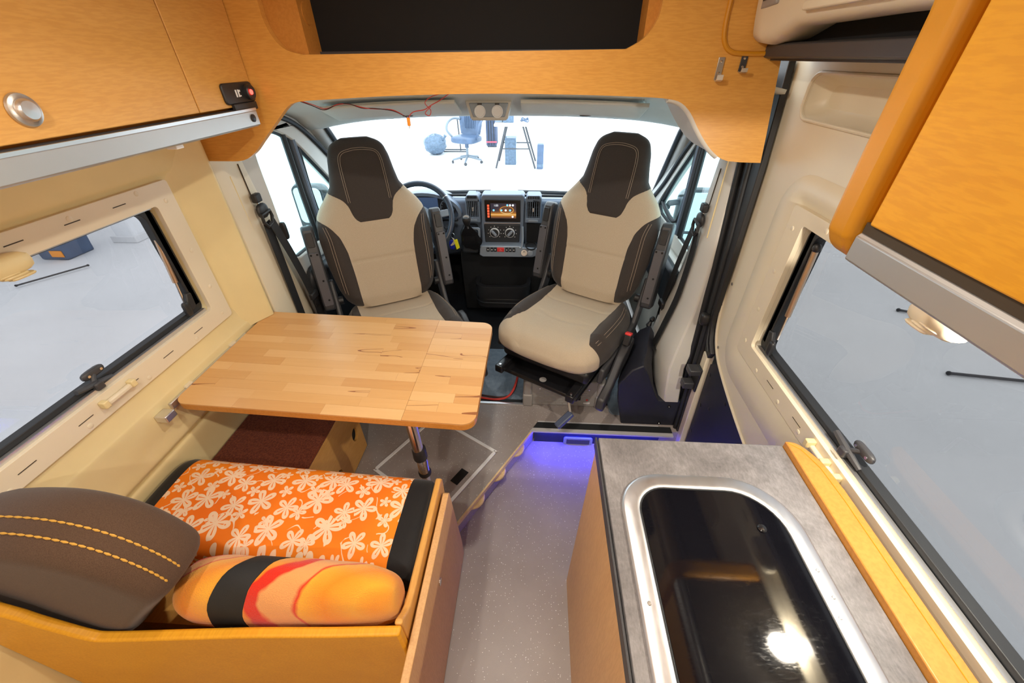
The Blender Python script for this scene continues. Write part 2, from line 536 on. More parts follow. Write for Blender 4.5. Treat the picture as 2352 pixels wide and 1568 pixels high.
# ---- garage round the van
GZ = -.62
struct('garage_floor', 'pale concrete garage floor under and around the van', box(-7.3, 7.5, -9, 14.3, GZ - .05, GZ), M['garage_floor'])
struct('wall_garage_front', 'white garage wall seen far ahead through the windscreen', box(-7.3, 7.5, 14.2, 14.4, GZ, 2.6), M['garage_wall'])
struct('wall_garage_left', 'white garage wall beyond the side window over the table', box(-7.4, -7.2, -9, 14.3, GZ, 1.6), M['garage_wall'])
struct('trim_garage', 'upright grey joint on the white garage wall ahead', box(-4.75, -4.70, 14.15, 14.2, GZ, 2.6), M['headliner'])

# ---- floors
struct('floor', 'speckled grey-brown vinyl floor of the aisle', box(-1.22, .76, -2.0, 1.40, -.04, 0), M['vinyl'])
plat = [(-1.22, .50), (-.30, .50), (-.30, .85), (.02, 1.40), (.77, 1.40), (.77, 1.57), (-1.22, 1.57)]
pf = struct('raised_floor', 'raised speckled vinyl platform under the dinette table', MB().prism(plat, 'z', .004, .10), M['vinyl'])
MB().prism([(-.30, .85), (.02, 1.40), (.027, 1.396), (-.293, .846)], 'z', .078, .099).build('plywood_edge', M['ply'], pf)
# scalloped plywood feet under the diagonal edge
for i, t in enumerate((.24, .50, .76)):
    cx, cy = -.30 + .32 * t, .85 + .55 * t
    a = atan2(.55, .32)
    mb = MB().lathe([(0.0, 0), (.052, 0), (.055, .003), (.055, .012), (.052, .015), (0, .015)], (0, 0, 0), (0, 0, 1), 24)
    mb.xf(Matrix.Translation((cx - .026, cy + .016, .056)) @ Matrix.Rotation(a, 4, 'Z'))
    mb.build('plywood_disc', M['ply'], pf)
MB().prism([(-.003, 1.362), (.72, 1.362), (.72, 1.384), (.012, 1.384)], 'z', .096, .106).build('sill_trim', M['sill'], pf)
MB().prism([(.012, 1.384), (.72, 1.384), (.72, 1.426), (.036, 1.426)], 'z', .09, .1045).build('sill_grip_strip', M['rubber'], pf)
MB().prism([(.036, 1.426), (.66, 1.426), (.66, 1.434), (.04, 1.434)], 'z', .09, .105).build('sill_trim', M['sill'], pf)
box(-.62, -.04, 1.548, 1.562, .098, .106).build('joint_trim', M['alu'], pf)
box(-.62, -.04, 1.562, 1.585, .098, .104).build('joint_strip', M['rubber'], pf)

def _mat_rubber():
    m, k = newmat('blue_grey_ribbed_mat', (.10, .13, .17), .5)
    co = k.co()
    w = k.node('ShaderNodeTexWave'); w.inputs['Scale'].default_value = 60; w.bands_direction = 'X'
    k.link(co, w.inputs['Vector'])
    n = k.noise(co, 40, 3)
    k.link(k.ramp(n, [(.3, (.16, .21, .27)), (.7, (.22, .28, .35))]), k.b.inputs['Base Color'])
    k.bump(w.outputs['Fac'], .25, .003)
    return m
M['mat'] = _mat_rubber()
def _checker():
    m, k = newmat('dark_dashed_floor_mat', (.02, .022, .028), .55)
    c = k.node('ShaderNodeTexBrick'); c.inputs['Scale'].default_value = 22; c.inputs['Mortar Size'].default_value = .30
    c.inputs['Color1'].default_value = (.10, .11, .14, 1); c.inputs['Color2'].default_value = (.07, .08, .10, 1); c.inputs['Mortar'].default_value = (.02, .022, .028, 1)
    k.link(k.co(), c.inputs['Vector']); k.link(c.outputs['Color'], k.b.inputs['Base Color'])
    return m
M['dashmat'] = _checker()
cf = struct('cab_floor', 'dark patterned rubber floor of the driving cab', box(-1.12, .72, 1.575, 2.95, .0, .096), M['dashmat'])
MB().prism(rr(-.30, -.045, 1.59, 2.05, .02), 'z', .094, .103).build('floor_mat', M['mat'], cf)
MB().prism(rr(.42, .60, 1.50, 1.80, .03), 'z', .0965, .105).build('floor_mat', M['mat'], cf)

# ---- ceiling (above the frame, with fill lamps added to it)
struct('wall_back', 'cream rear end wall of the van', box(-1.24, .82, -2.04, -2.0, -.04, 2.0), M['cream2'])
struct('ceiling', 'cream van ceiling', box(-1.24, .82, -2.0, 1.6, 2.0, 2.04), M['cream2'])

# ---- left wall
WL = -1.215
win_hole = rr(.05, 1.185, .905, 1.285, .015)
wl = struct_root('wall_left', 'moulded cream side wall with window above the table', (WL, .6, .1))
MB().prism([(-2.0, -.05), (1.45, -.05), (1.45, 2.0), (-2.0, 2.0)], 'x', WL - .03, WL, hole=win_hole).build('wall_panel', M['cream'], wl)
# moulded ledge under the window, one rounded profile run along the wall
prof = spline([(WL, .0, .865), (WL + .006, 0, .83), (WL + .009, 0, .80), (WL + .014, 0, .775), (WL + .017, 0, .765), (WL + .018, 0, .75), (WL + .018, 0, .72), (WL + .019, 0, .66), (WL + .026, 0, .615), (WL + .012, 0, .606), (WL + .012, 0, .595), (WL + .027, 0, .585), (WL + .026, 0, .50), (WL + .026, 0, .40), (WL + .025, 0, .09)], 5)
mb = MB()
rings = [[Vector((p.x, y, p.z)) for p in prof] + [Vector((WL - .001, y, .09)), Vector((WL - .001, y, .865))] for y in (-2.0, .3, 1.0, 1.45)]
mb.loft(rings).build('wall_ledge', M['cream'], wl, angle=50)
# front upright: shallow cove between window and B-pillar
prof = spline([(WL, 1.272, 0), (WL + .004, 1.285, 0), (WL + .012, 1.30, 0), (WL + .030, 1.345, 0), (WL + .055, 1.395, 0), (WL + .062, 1.415, 0), (WL + .05, 1.432, 0)], 5)
mb = MB()
rings = [[Vector((p.x, p.y, z)) for p in prof] + [Vector((WL - .001, 1.44, z)), Vector((WL - .001, 1.272, z))] for z in (.7435, 1.0, 1.3, 1.52)]
mb.loft(rings).build('wall_upright', M['cream'], wl, angle=50)
# cove above the window
prof = spline([(WL, 0, 1.34), (WL + .004, 0, 1.355), (WL + .014, 0, 1.37), (WL + .022, 0, 1.40), (WL + .035, 0, 1.44), (WL + .06, 0, 1.49), (WL + .065, 0, 1.52)], 5)
mb = MB()
rings = [[Vector((p.x, y, p.z)) for p in prof] + [Vector((WL - .001, y, 1.52)), Vector((WL - .001, y, 1.34))] for y in (-2.0, .5, 1.44)]
mb.loft(rings).build('wall_cove', M['cream'], wl, angle=50)
# aluminium rail that carries the table
MB().box(WL + .0185, WL + .0285, .855, 1.27, .716, .741).build('table_rail', M['alu'], wl, bevel=.002)
MB().box(WL + .0185, WL + .058, .795, .835, .716, .741).build('rail_end', M['alu'], wl, bevel=.003)
for y in (.93, 1.17):
    MB().box(WL + .0185, WL + .0285, y, y + .03, .742, .749).build('rail_clip', M['ivory'], wl)

# ---- a side window with its blind frame (left and right use one builder)
def camper_window(name, label, X, s, y0, y1, z0, z1, fy1, fz0, fz1, glass, slots_y, caps_y, parts):
    """X inner wall plane, s=+1 when the room lies towards +x; opening y0..y1, z0..z1; frame to fy1, fz0..fz1"""
    w = struct_root(name, label, (X, (y0 + y1) / 2, z0))
    fr = MB().prism(rr(y0 - .07, fy1, fz0, fz1, .012, 4), 'x', X, X + s * .016, hole=rr(y0, y1, z0, z1, .012, 4)).build('blind_frame', M['ivory'], w, bevel=.004)
    # proud blind cassette on the upper rim
    for y in slots_y:
        box(min(X + s * .0155, X + s * .0172), max(X + s * .0155, X + s * .0172), y, y + .042, z1 + .034, z1 + .0362).build('slot', M['slot'], fr)
        box(min(X + s * .0155, X + s * .0172), max(X + s * .0155, X + s * .0172), y + .02, y + .062, fz0 + .034, fz0 + .0356).build('slot', M['slot'], fr)
    for y, z in caps_y:
        MB().lathe([(0, 0), (.0075, 0), (.0075, .0012), (.006, .002), (0, .002)], (X + s * .0155, y, z), (s, 0, 0), 14).build('screw_cap', M['ivory'], fr)
    xo = X - s * .038
    a, b = sorted((X - s * .008, X + s * .004))
    MB().box(a, b, y0 + .012, y1 - .012, z0, z0 + .012).build('sill_channel', M['alu'], w)
    MB().box(a, b, y0 + .012, y1 - .012, z1 - .006, z1).build('top_channel', M['alu_dull'], w)
    a, b = sorted((xo + s * .002, X - s * .010))
    MB().prism(rr(y0 + .002, y1 - .002, z0 + .002, z1 - .002, .03, 5), 'x', a, b, hole=rr(y0 + .03, y1 - .034, z0 + .026, z1 - .012, .03, 5)).build('rubber_seal', M['rubber'], w, bevel=.003)
    a, b = sorted((xo - s * .006, xo))
    MB().prism(rr(y0 + .004, y1 - .004, z0 + .004, z1 - .004, .03, 5), 'x', a, b).build('pane', glass, w)
    # gas strut at the front edge
    xs = X - s * .022
    top, bot = Vector((xs, y1 - .020, z1 - .05)), Vector((xs, y1 - .052, z0 + .055))
    if parts.get('strut_flip'): top, bot = Vector((xs, y1 - .040, z1 - .05)), Vector((xs, y1 - .058, z0 + .07))
    st = MB().tube([top, top.lerp(bot, .72)], .0085, 10).build('strut_body', M['alu_warm'], w)
    MB().tube([top.lerp(bot, .70), bot], .0045, 8).build('strut_rod', M['steel'], st)
    MB().ell(top, (.012, .014, .014), 1, 10, 8).build('strut_joint', M['black'], st)
    MB().box(xs - .012, xs + .012, y1 - .030, y1 - .004, z0 + .03, z1 - .005).build('strut_cover', M['black'], w, bevel=.004)
    lt = MB().prism([(y1 - .07, z0 + .02), (y1 - .03, z0 + .03), (y1 - .025, z0 + .085), (y1 - .045, z0 + .09), (y1 - .06, z0 + .055)], 'x', xs + s * .004, xs + s * .018).build('strut_latch', M['black'], w, bevel=.004)
    MB().ell((xs + s * .022, y1 - .075, z0 + .045), (.008, .012, .026), .5, 12, 8).build('latch_grip', M['black'], lt)
    return w

def window_latch(w, X, s, y, z, flip=1):
    """black toggle with a long lever, on the lower edge of a pane"""
    o = MB().tube([(X, y - .05 * flip, z - .012), (X + s * .004, y, z), (X + s * .006, y + .05 * flip, z + .012)], [.006, .009, .007], 8).build('window_latch', M['charcoal'], w)
    MB().box(min(X, X + s * .018), max(X, X + s * .018), y - .012, y + .012, z - .018, z + .006).build('latch_base', M['charcoal'], o, bevel=.004)
    MB().ell((X - s * .012, y - .022 * flip, z + .022), (.008, .032, .012), .6, 14, 8).build('latch_grip', M['charcoal'], o)
    MB().tube([(X - s * .010, y - .018 * flip, z + .018), (X, y, z)], .007, 8).build('latch_stem', M['charcoal'], o)
    for dy in (-.018, .018):
        MB().lathe([(0, 0), (.004, 0), (.004, .002), (0, .002)], (X - s * .004, y - .022 * flip + dy, z + .022), (s, 0, 0), 8).build('screw', M['steel'], o)

w1 = camper_window('window_1', 'tinted camper side window in cream blind frame above the dining table', WL, 1, .05, 1.185, .905, 1.285, 1.262, .838, 1.348, M['glass_dark'],
    (.30, .47, .62, .77, .91, 1.05), [(.66, 1.33), (.93, 1.33), (1.14, 1.335), (1.225, 1.29), (1.225, 1.12), (1.225, .98), (1.22, .87), (1.07, .852), (.86, .852), (.66, .852), (.46, .852)], {})
window_latch(w1, WL - .006, 1, .745, .928, -1)
# blind catch on the sill and blind grip on the upper rim
c = MB().box(WL + .016, WL + .030, .715, .80, .868, .884).build('blind_catch', M['ivory'], w1, bevel=.005)
for y in (.705, .795): MB().box(WL + .016, WL + .036, y, y + .016, .870, .892).build('catch_claw', M['cream'], c, bevel=.003)
g = MB().ell((WL + .035, .725, 1.290), (.022, .060, .022), .55, 16, 8).build('blind_grip', M['cream'], w1)
for i in range(3): MB().ell((WL + .042, .745 - .012 * i, 1.262 + .006 * i), (.014, .028, .004), .6, 12, 6).build('grip_fold', M['cream'], g)

# ---- right side: sliding door with window
WR = .775
dr = struct_root('door_1', 'cream sliding side door with tinted window behind the kitchen counter', (WR, .8, .5))
outl = spline([(1.575, 1.645, 0), (1.55, 1.45, 0), (1.515, 1.2, 0), (1.485, 1.0, 0), (1.46, .84, 0), (1.43, .72, 0), (1.37, .645, 0), (1.28, .60, 0), (1.1, .545, 0), (.9, .50, 0)], 4)
poly = [(p.x, p.y) for p in outl] + [(-2.0, .42), (-2.0, 1.645)]
rwh = rr(.10, 1.150, .835, 1.262, .014)
pocket = rr(.92, 1.392, 1.508, 1.612, .035)
MB().prism(poly, 'x', WR, WR + .02, hole=[rwh, pocket]).build('door_panel', M['cream2'], dr)
# recessed pocket, a shallow tray behind the cut-out
mb = MB()
rings = [[Vector((x, y, z)) for y, z in rr(.92 + k, 1.392 - k, 1.508 + k, 1.612 - k, .035 - k * .3)] for x, k in ((WR + .004, 0), (WR + .02, .004), (WR + .045, .016), (WR + .05, .024))]
mb.loft(rings, cap=False)
n = len(rings[-1]); mb.add(rings[-1], [tuple(range(n))])
mb.build('pocket', M['cream2'], dr)
# raised rim around the pocket and rounded cove round the window
MB().tube([(WR - .002, y, z) for y, z in rr(.915, 1.397, 1.503, 1.617, .038)], .005, 8, closed=True).build('pocket_rim', M['cream2'], dr)
def cove(w):
    mb = MB()
    rings = []
    for off, h in ((.0, .0), (.012, .0045), (.03, .010), (.052, .013), (.074, .0115), (.095, .006), (.11, .0005)):
        rings.append([Vector((WR - h, y, z)) for y, z in rr(.0, 1.222 + off, .772 - off * 1.25, 1.302 + off * .75, [.02, .02 + off, .02 + off, .02], 6)])
    return mb.loft(rings, cap=False)
cove(dr).build('window_cove', M['cream2'], dr, angle=60)
MB().tube([(WR - .002, p.x - .012, p.y) for p in outl], .006, 8).build('door_lip', M['cream2'], dr)
for y, z in ((1.44, .93), (1.375, .668), (1.545, 1.36)):
    MB().lathe([(0, 0), (.006, 0), (.006, .002), (0, .003)], (WR - .001, y - .01, z), (-1, 0, 0), 12).build('screw', M['zinc'], dr)
w2 = camper_window('window_2', 'dark tinted camper window in the sliding door over the worktop', WR, -1, .10, 1.150, .835, 1.262, 1.222, .772, 1.302, M['glass_right'],
    (.30, .62, .78, .94), [(1.19, 1.24), (1.19, 1.10), (1.19, .96), (1.19, .83), (1.07, .79), (.92, .79), (.80, .79), (1.05, 1.282)], {'strut_flip': 1})
window_latch(w2, WR + .010, -1, .675, .868, 1)
c = MB().box(WR - .030, WR - .016, .635, .735, .802, .816).build('blind_catch', M['ivory'], w2, bevel=.005)
for y in (.62, .665, .73): MB().box(WR - .040, WR - .016, y, y + .016, .804, .828).build('catch_claw', M['cream'], c, bevel=.003)
g = MB().ell((WR - .035, .65, 1.262), (.022, .055, .020), .55, 16, 8).build('blind_grip', M['ivory'], w2)
for i in range(3): MB().ell((WR - .044, .665 - .012 * i, 1.240 + .006 * i), (.014, .028, .004), .6, 12, 6).build('grip_fold', M['ivory'], g)
# body behind the door (outer skin), with the window cut out
MB().prism([(-2.0, -.05), (1.60, -.05), (1.60, 2.0), (-2.0, 2.0)], 'x', WR + .055, WR + .075, hole=rr(.09, 1.16, .82, 1.28, .02)).build('outer_skin', M['black'], dr)
# dark lower board, white post and seal column of the door opening
db = MB().prism([(-2.0, -.03), (1.345, -.03), (1.385, .56), (1.34, .60), (.9, .50), (-2.0, .43)], 'x', WR + .004, WR + .016).build('lower_board', M['navy_board'], dr)
for y, z in ((1.36, .52), (1.27, .40), (1.34, .18), (1.345, .35), (1.18, .52)):
    MB().lathe([(0, 0), (.008, 0), (.008, .002), (0, .003)], (WR + .004, y, z), (-1, 0, 0), 12).build('board_rivet', M['black'], db)
MB().prism([(1.36, -.03), (1.405, -.03), (1.43, .60), (1.385, .60)], 'x', WR - .02, WR + .012).build('white_post', M['cream2'], dr, bevel=.004)

tr = struct('trim_1', 'wide black rubber seal up the front edge of the sliding door', MB().prism([(1.49, .02), (1.40, .02), (1.43, .60), (1.445, 1.0), (1.465, 1.34), (1.485, 1.50), (1.505, 1.645), (1.80, 1.645), (1.74, 1.38), (1.64, 1.34), (1.57, .9), (1.52, .4)], 'x', WR - .028, WR - .006), M['black'], bevel=.004)
MB().tube([(WR - .034, 1.47, .10), (WR - .034, 1.50, .6), (WR - .034, 1.55, 1.0), (WR - .034, 1.60, 1.36), (WR - .034, 1.62, 1.60)], .014, 10).build('seal_lip', M['rubber'], tr)
MB().tube([(WR - .030, 1.43, .10), (WR - .030, 1.455, .6), (WR - .030, 1.49, 1.0), (WR - .030, 1.545, 1.4)], .010, 10).build('seal_lip', M['rubber'], tr)

# door hardware
d = thing('door_catch', 'black forked door catch on the seal column by the white post', 'door catch', (WR - .05, 1.40, .44))
MB().box(WR - .075, WR - .02, 1.375, 1.43, .495, .525).build('upper_jaw', M['charcoal'], d, bevel=.005)
MB().box(WR - .030, WR - .02, 1.375, 1.43, .40, .53).build('back_plate', M['black'], d, bevel=.004)
MB().box(WR - .075, WR - .02, 1.395, 1.44, .40, .435).build('lower_jaw', M['charcoal'], d, bevel=.005)
d = thing('door_guide_plate', 'curved black guide plate on the cream door edge', 'guide plate', (WR - .01, 1.40, .65))
MB().prism([(1.375, .60), (1.36, .635), (1.40, .665), (1.43, .72), (1.445, .80), (1.44, .83), (1.465, .84), (1.475, .78), (1.455, .69), (1.415, .615)], 'x', WR - .024, WR - .003).build('plate', M['black'], d, bevel=.003)
MB().tube([(WR - .026, 1.385, .628), (WR - .026, 1.42, .66), (WR - .026, 1.445, .73), (WR - .026, 1.457, .80)], .004, 8).build('rib', M['rubber'], d)
MB().ell((WR - .045, 1.462, .745), (.020, .020, .028), .6, 12, 8).build('bump_stop', M['black'], d)

# upper rail of the sliding door and the cream roof-side moulding above it
t = struct('trim_2', 'black aluminium rail above the sliding door', MB().prism([(WR - .01, 1.648), (.655, 1.648), (.640, 1.652), (.640, 1.680), (.655, 1.684), (WR - .01, 1.684)], 'y', -2.0, 1.445), M['charcoal'], bevel=.002)
MB().box(.655, .662, -2.0, 1.43, 1.644, 1.648).build('rail_lip', M['black'], t)
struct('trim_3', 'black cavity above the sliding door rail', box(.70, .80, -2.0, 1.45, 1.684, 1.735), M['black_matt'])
rm = struct_root('trim_4', 'cream roof side moulding above the sliding door', (.6, .9, 1.7))
prof = spline([(.80, 0, 1.735), (.70, 0, 1.722), (.635, 0, 1.718), (.605, 0, 1.73), (.595, 0, 1.76), (.588, 0, 1.82), (.57, 0, 1.90), (.53, 0, 2.0)], 5)
mb = MB(); rings = []
for y, dz, dx in ((-2.0, 0, 0), (1.0, 0, 0), (1.25, -.004, 0), (1.34, -.030, -.004), (1.39, -.038, -.008), (1.43, -.034, -.012), (1.442, -.01, -.01)):
    rings.append([Vector((p.x + (dx if p.x < .7 else 0), y, p.z + (dz if p.z < 1.80 else dz * .3))) for p in prof] + [Vector((.82, y, 2.0)), Vector((.82, y, 1.735))])
mb.loft(rings).build('moulding', M['cream2'], rm, angle=60)
f = MB().prism([(1.33, 1.762), (1.412, 1.755), (1.418, 1.86), (1.335, 1.86)], 'x', .580, .598).build('display_frame', M['grey_box'], rm, bevel=.004)
MB().prism([(1.342, 1.776), (1.402, 1.772), (1.405, 1.85), (1.345, 1.85)], 'x', .577, .582).build('display_screen', M['charcoal'], f)
MB().box(.575, .60, 1.00, 1.16, 1.765, 1.86).build('grip_recess', M['black_matt'], rm, bevel=.004)
MB().prism(rr(.70, 1.20, 1.738, 1.756, .008), 'x', .583, .60).build('grip_bezel', M['cream2'], rm, bevel=.003)
MB().lathe([(0, 0), (.013, 0), (.013, .004), (.008, .007), (0, .007)], (.590, .965, 1.765), (-1, 0, 0), 16).build('cap', M['cream2'], rm)

# ============================================================ CAB SHELL
# headliner
def hl(u, v):
    Y = 1.47 + v * .83
    x = -1.15 + u * 1.90
    z = lerp_tab([(1.47, 1.62), (1.62, 1.605), (1.8, 1.575), (1.95, 1.535), (2.05, 1.512), (2.12, 1.490), (2.18, 1.452), (2.24, 1.428), (2.30, 1.418)], Y)
    t = abs(u - .5) * 2
    z -= .035 * t ** 5 + .02 * t * t
    Y2 = Y - .10 * t ** 3 * v
    # two shallow pockets where the visors lie
    return Vector((x, Y2, z))
struct('ceiling_cab', 'pale grey moulded headliner over the windscreen', MB().sheet(hl, 40, 24), M['headliner'], solid=.012, angle=70)
struct('ceiling_cab_roof', 'outer roof of the driving cab', MB().sheet(lambda u, v: hl(u, .22 + .78 * v) + Vector((0, 0, .05)), 12, 8), M['black'], solid=.01)

# windscreen
def ws(u, v, o=0):
    t = 2 * u - 1
    x = (-.20 + t * (.90 + .08 * v))
    Y = 2.33 + .62 * v - .13 * t * t + o
    z = 1.425 - .565 * v - .025 * t * t * (1 - v)
    return Vector((x, Y, z))
wsr = struct_root('window_3', 'wide raked windscreen above the dashboard', (-.2, 2.6, .86))
MB().sheet(ws, 24, 8).build('pane', M['glass_clear'], wsr)
edge = [ws(0, i / 10) for i in range(11)] + [ws(i / 20, 1) for i in range(1, 21)] + [ws(1, 1 - i / 10) for i in range(1, 11)] + [ws(1 - i / 20, 0) for i in range(1, 20)]
MB().tube(edge, .014, 8, closed=True).build('rubber_seal', M['rubber'], wsr)

# A-pillars with dark seal line
for i, sx in enumerate((0, 1)):
    s = -1 if sx == 0 else 1
    top, bot = ws(sx, 0), ws(sx, 1)
    d = Vector((s * .03, -.02, .01))
    rings = []
    for k in range(9):
        c = top.lerp(bot, k / 8) + d + Vector((s * .02, -.005, .01))
        rings.append([c + Vector((s * .045 * cos(a), .015 * cos(a) + .040 * sin(a), .025 * sin(a))) for a in [2 * pi * j / 12 for j in range(12)]])
    struct('trim_%d' % (5 + i), ('pale grey windscreen pillar at the driver side', 'pale grey windscreen pillar at the passenger side')[i], MB().loft(rings), M['white_trim'])

# cab doors
def cab_door(name, label, X, s, y0):
    """X inner face; s=+1 room towards +x; y0 rear edge of the window"""
    d = struct_root(name, label, (X, 2.1, .1))
    out = [(1.55, .02), (1.55, 1.55)] + [(p.x, p.y) for p in spline([(1.62, 1.60, 0), (1.85, 1.575, 0), (2.05, 1.50, 0), (2.25, 1.37, 0), (2.50, 1.14, 0), (2.74, .92, 0)], 5)] + [(2.95, .86), (2.95, .02)]
    hole = [(y0 + .06, .862)] + [(p.x, p.y) for p in spline([(y0 + .02, .875, 0), (y0, .93, 0), (y0, 1.15, 0), (y0, 1.345, 0), (y0 + .05, 1.395, 0), (y0 + .16, 1.405, 0), (y0 + .30, 1.345, 0), (y0 + .46, 1.205, 0), (y0 + .66, 1.01, 0), (y0 + .76, .90, 0), (y0 + .70, .862, 0)], 4)]
    a, b = sorted((X - s * .05, X))
    MB().prism(out, 'x', a, b, hole=hole).build('door_frame', M['white_trim'], d, bevel=.008)
    MB().tube([(X + s * .006, p.x, p.y) for p in spline([(1.66, 1.455, 0), (1.85, 1.465, 0), (2.04, 1.41, 0), (2.24, 1.27, 0), (2.48, 1.05, 0), (2.68, .90, 0)], 6)], .012, 8).build('door_seal', M['rubber'], d)
    a, b = sorted((X - s * .034, X - s * .029))
    MB().prism(hole, 'x', a, b).build('pane', M['glass_door'], d)
    MB().tube([(X - s * .02, y, z) for y, z in hole], .010, 8, closed=True).build('glass_seal', M['rubber'], d)
    yb = y0 + .25
    for k, w_ in ((0, .013), (.035, .008), (.062, .016)):
        MB().tube([(X - s * .014, yb + k, 1.39 - k * .7), (X - s * .014, yb + k + .012, 1.10), (X - s * .014, yb + k + .03, .865)], w_, 8).build('window_bar', M['rubber' if k != .062 else 'dash'], d)
    q = [(yb + .10, 1.26), (yb + .13, 1.285), (yb + .30, 1.12), (yb + .42, .98), (yb + .44, .92), (yb + .14, .92)]
    MB().tube([(X - s * .018, p.x, p.y) for p in spline([(*p, 0) for p in q], 4, True)], .012, 8, closed=True).build('quarter_light_seal', M['rubber'], d)
    a, b = sorted((X, X + s * .05))
    MB().prism(rr(1.72, 2.75, .16, .80, .08), 'x', a, b).build('door_card', M['dash_dark'] if s > 0 else M['white_trim'], d, bevel=.02)
    MB().prism(rr(1.78, 2.45, .60, .80, .05), 'x', a + (.04 if s > 0 else -.04), b + (.04 if s > 0 else -.04)).build('door_armrest', M['dash_dark'], d, bevel=.02)
    MB().ell((X + s * .012, y0 - .012, 1.02), (.012, .012, .040), .5, 10, 8).build('striker', M['black'], d)
    return d
DL = cab_door('door_2', 'driver side cab door with curved window frame', -1.165, 1, 1.70)
DR = cab_door('door_3', 'passenger side cab door with curved window frame', .755, -1, 1.80)

# B-pillars
pl = struct_root('trim_7', 'cream pillar trim carrying the driver seat belt', (-1.19, 1.57, .1))
rings = []
for z, x, y0, y1 in ((.09, -1.155, 1.44, 1.80), (.6, -1.16, 1.44, 1.73), (.95, -1.165, 1.44, 1.70), (1.30, -1.175, 1.44, 1.675), (1.60, -1.18, 1.44, 1.66)):
    rings.append([Vector(p) for p in ((x - .08, y0, z), (x, y0, z), (x + .012, y0 + .05, z), (x + .012, y1 - .08, z), (x, y1 - .03, z), (x - .02, y1, z), (x - .08, y1, z))])
MB().loft(rings).build('pillar_cover', M['cream2'], pl, angle=30, bevel=.006)
MB().tube([(-1.150, 1.51, .5), (-1.156, 1.505, .9), (-1.163, 1.50, 1.3)], .0025, 6).build('panel_seam', M['cream'], pl)
MB().tube([(-1.157, 1.565, 1.20), (-1.162, 1.565, 1.33)], .0025, 6).build('slider_slot', M['slot'], pl)

pr = struct_root('trim_8', 'pale pillar trim carrying the passenger seat belt', (.70, 1.6, .1))
rings = []
for z, x, y0, y1 in ((.26, .640, 1.445, 1.70), (.34, .632, 1.45, 1.76), (.46, .628, 1.47, 1.84), (.58, .655, 1.50, 1.86), (.74, .685, 1.52, 1.84), (.95, .698, 1.54, 1.82), (1.2, .708, 1.575, 1.80), (1.36, .714, 1.60, 1.79), (1.42, .716, 1.61, 1.79)):
    rings.append([Vector(p) for p in ((x + .09, y0, z), (x + .02, y0, z), (x, y0 + .04, z), (x, (y0 + y1) / 2, z), (x + .004, y1 - .06, z), (x + .03, y1, z), (x + .09, y1, z))])
MB().loft(rings).build('pillar_cover', M['white_trim'], pr, angle=40, bevel=.006)
MB().tube([(.700, 1.60, 1.05), (.712, 1.64, 1.40)], .0025, 6).build('panel_seam', M['cream'], pr)
MB().tube([(.7055, 1.679, 1.16), (.710, 1.679, 1.30)], .0025, 6).build('slider_slot', M['slot'], pr)

bc = struct_root('trim_9', 'black kick cover at the foot of the passenger pillar', (.6, 1.5, .1))
prof = [(.42, .37), (.435, .25), (.475, .085), (.49, .075), (.74, .075), (.76, .10), (.765, .262), (.755, .27), (.63, .27), (.60, .33), (.555, .43), (.52, .49), (.47, .46)]
rings = []
for y, k, dz in ((1.445, 0, 0), (1.47, .0, .0), (1.55, .03, .01), (1.75, .09, .03)):
    rings.append([Vector((x + (k if x < .6 else 0), y, z + dz)) for x, z in prof])
MB().loft(rings).build('cover', M['navy_board'], bc, bevel=.006)
for x, z in ((.69, .235), (.665, .115)):
    MB().lathe([(0, 0), (.009, 0), (.009, .002), (0, .001)], (x, 1.445, z), (0, -1, 0), 14).build('screw_hole', M['black_matt'], bc)
    MB().lathe([(0, 0), (.004, 0), (.003, .002), (0, .002)], (x, 1.443, z - .003), (0, -1, 0), 8).build('screw', M['steel'], bc)

# step riser with its lamp and the blue strip under the sill
st = struct_root('trim_10', 'dark step riser below the sill', (.35, 1.4, 0))
MB().box(.02, .66, 1.385, 1.399, -.01, .078).build('riser', M['navy_board'], st)
bl = thing('step_light_strip', 'blue LED strip hidden under the aluminium sill', 'light strip', (.33, 1.38, .07))
BLUE = emit('blue_led', (.012, .016, 1.0), 110)
MB().box(.03, .66, 1.376, 1.385, .084, .094).build('led_strip', BLUE, bl)
sl = thing('step_lamp', 'rectangular step lamp set in the riser under the sill', 'lamp', (.25, 1.385, .02))
MB().prism(rr(.175, .325, -.005, .050, .012), 'y', 1.374, 1.385).build('bezel', M['dash_light'], sl, bevel=.003)
MB().prism(rr(.190, .310, .006, .040, .005), 'y', 1.371, 1.376).build('lens', M['charcoal'], sl, bevel=.002)

# floor hatch
ht = thing('floor_hatch', 'square vinyl floor hatch framed by white metal strips beside the table leg', 'floor hatch', (-.443, 1.157, .10), radians(-31.5))
q = .208
MB().prism([(-q, -q), (q, -q), (q, q), (-q, q)], 'z', .0005, .003).build('lid', M['vinyl'], ht, local=True)
for k in range(4):
    mb = MB().prism([(-q, q - .016), (q - .016, q - .016), (q, q), (-q + .016, q)], 'z', .0, .0065)
    mb.xf(Matrix.Rotation(k * pi / 2, 4, 'Z')).build('frame_strip', M['white_plastic'], ht, local=True, bevel=.001)
lab(MB().prism([(.13, -.045), (.17, -.045), (.17, .035), (.13, .035)], 'z', .003, .006).build('pull_tab', M['black_matt'], ht, local=True), 'black pull tab')
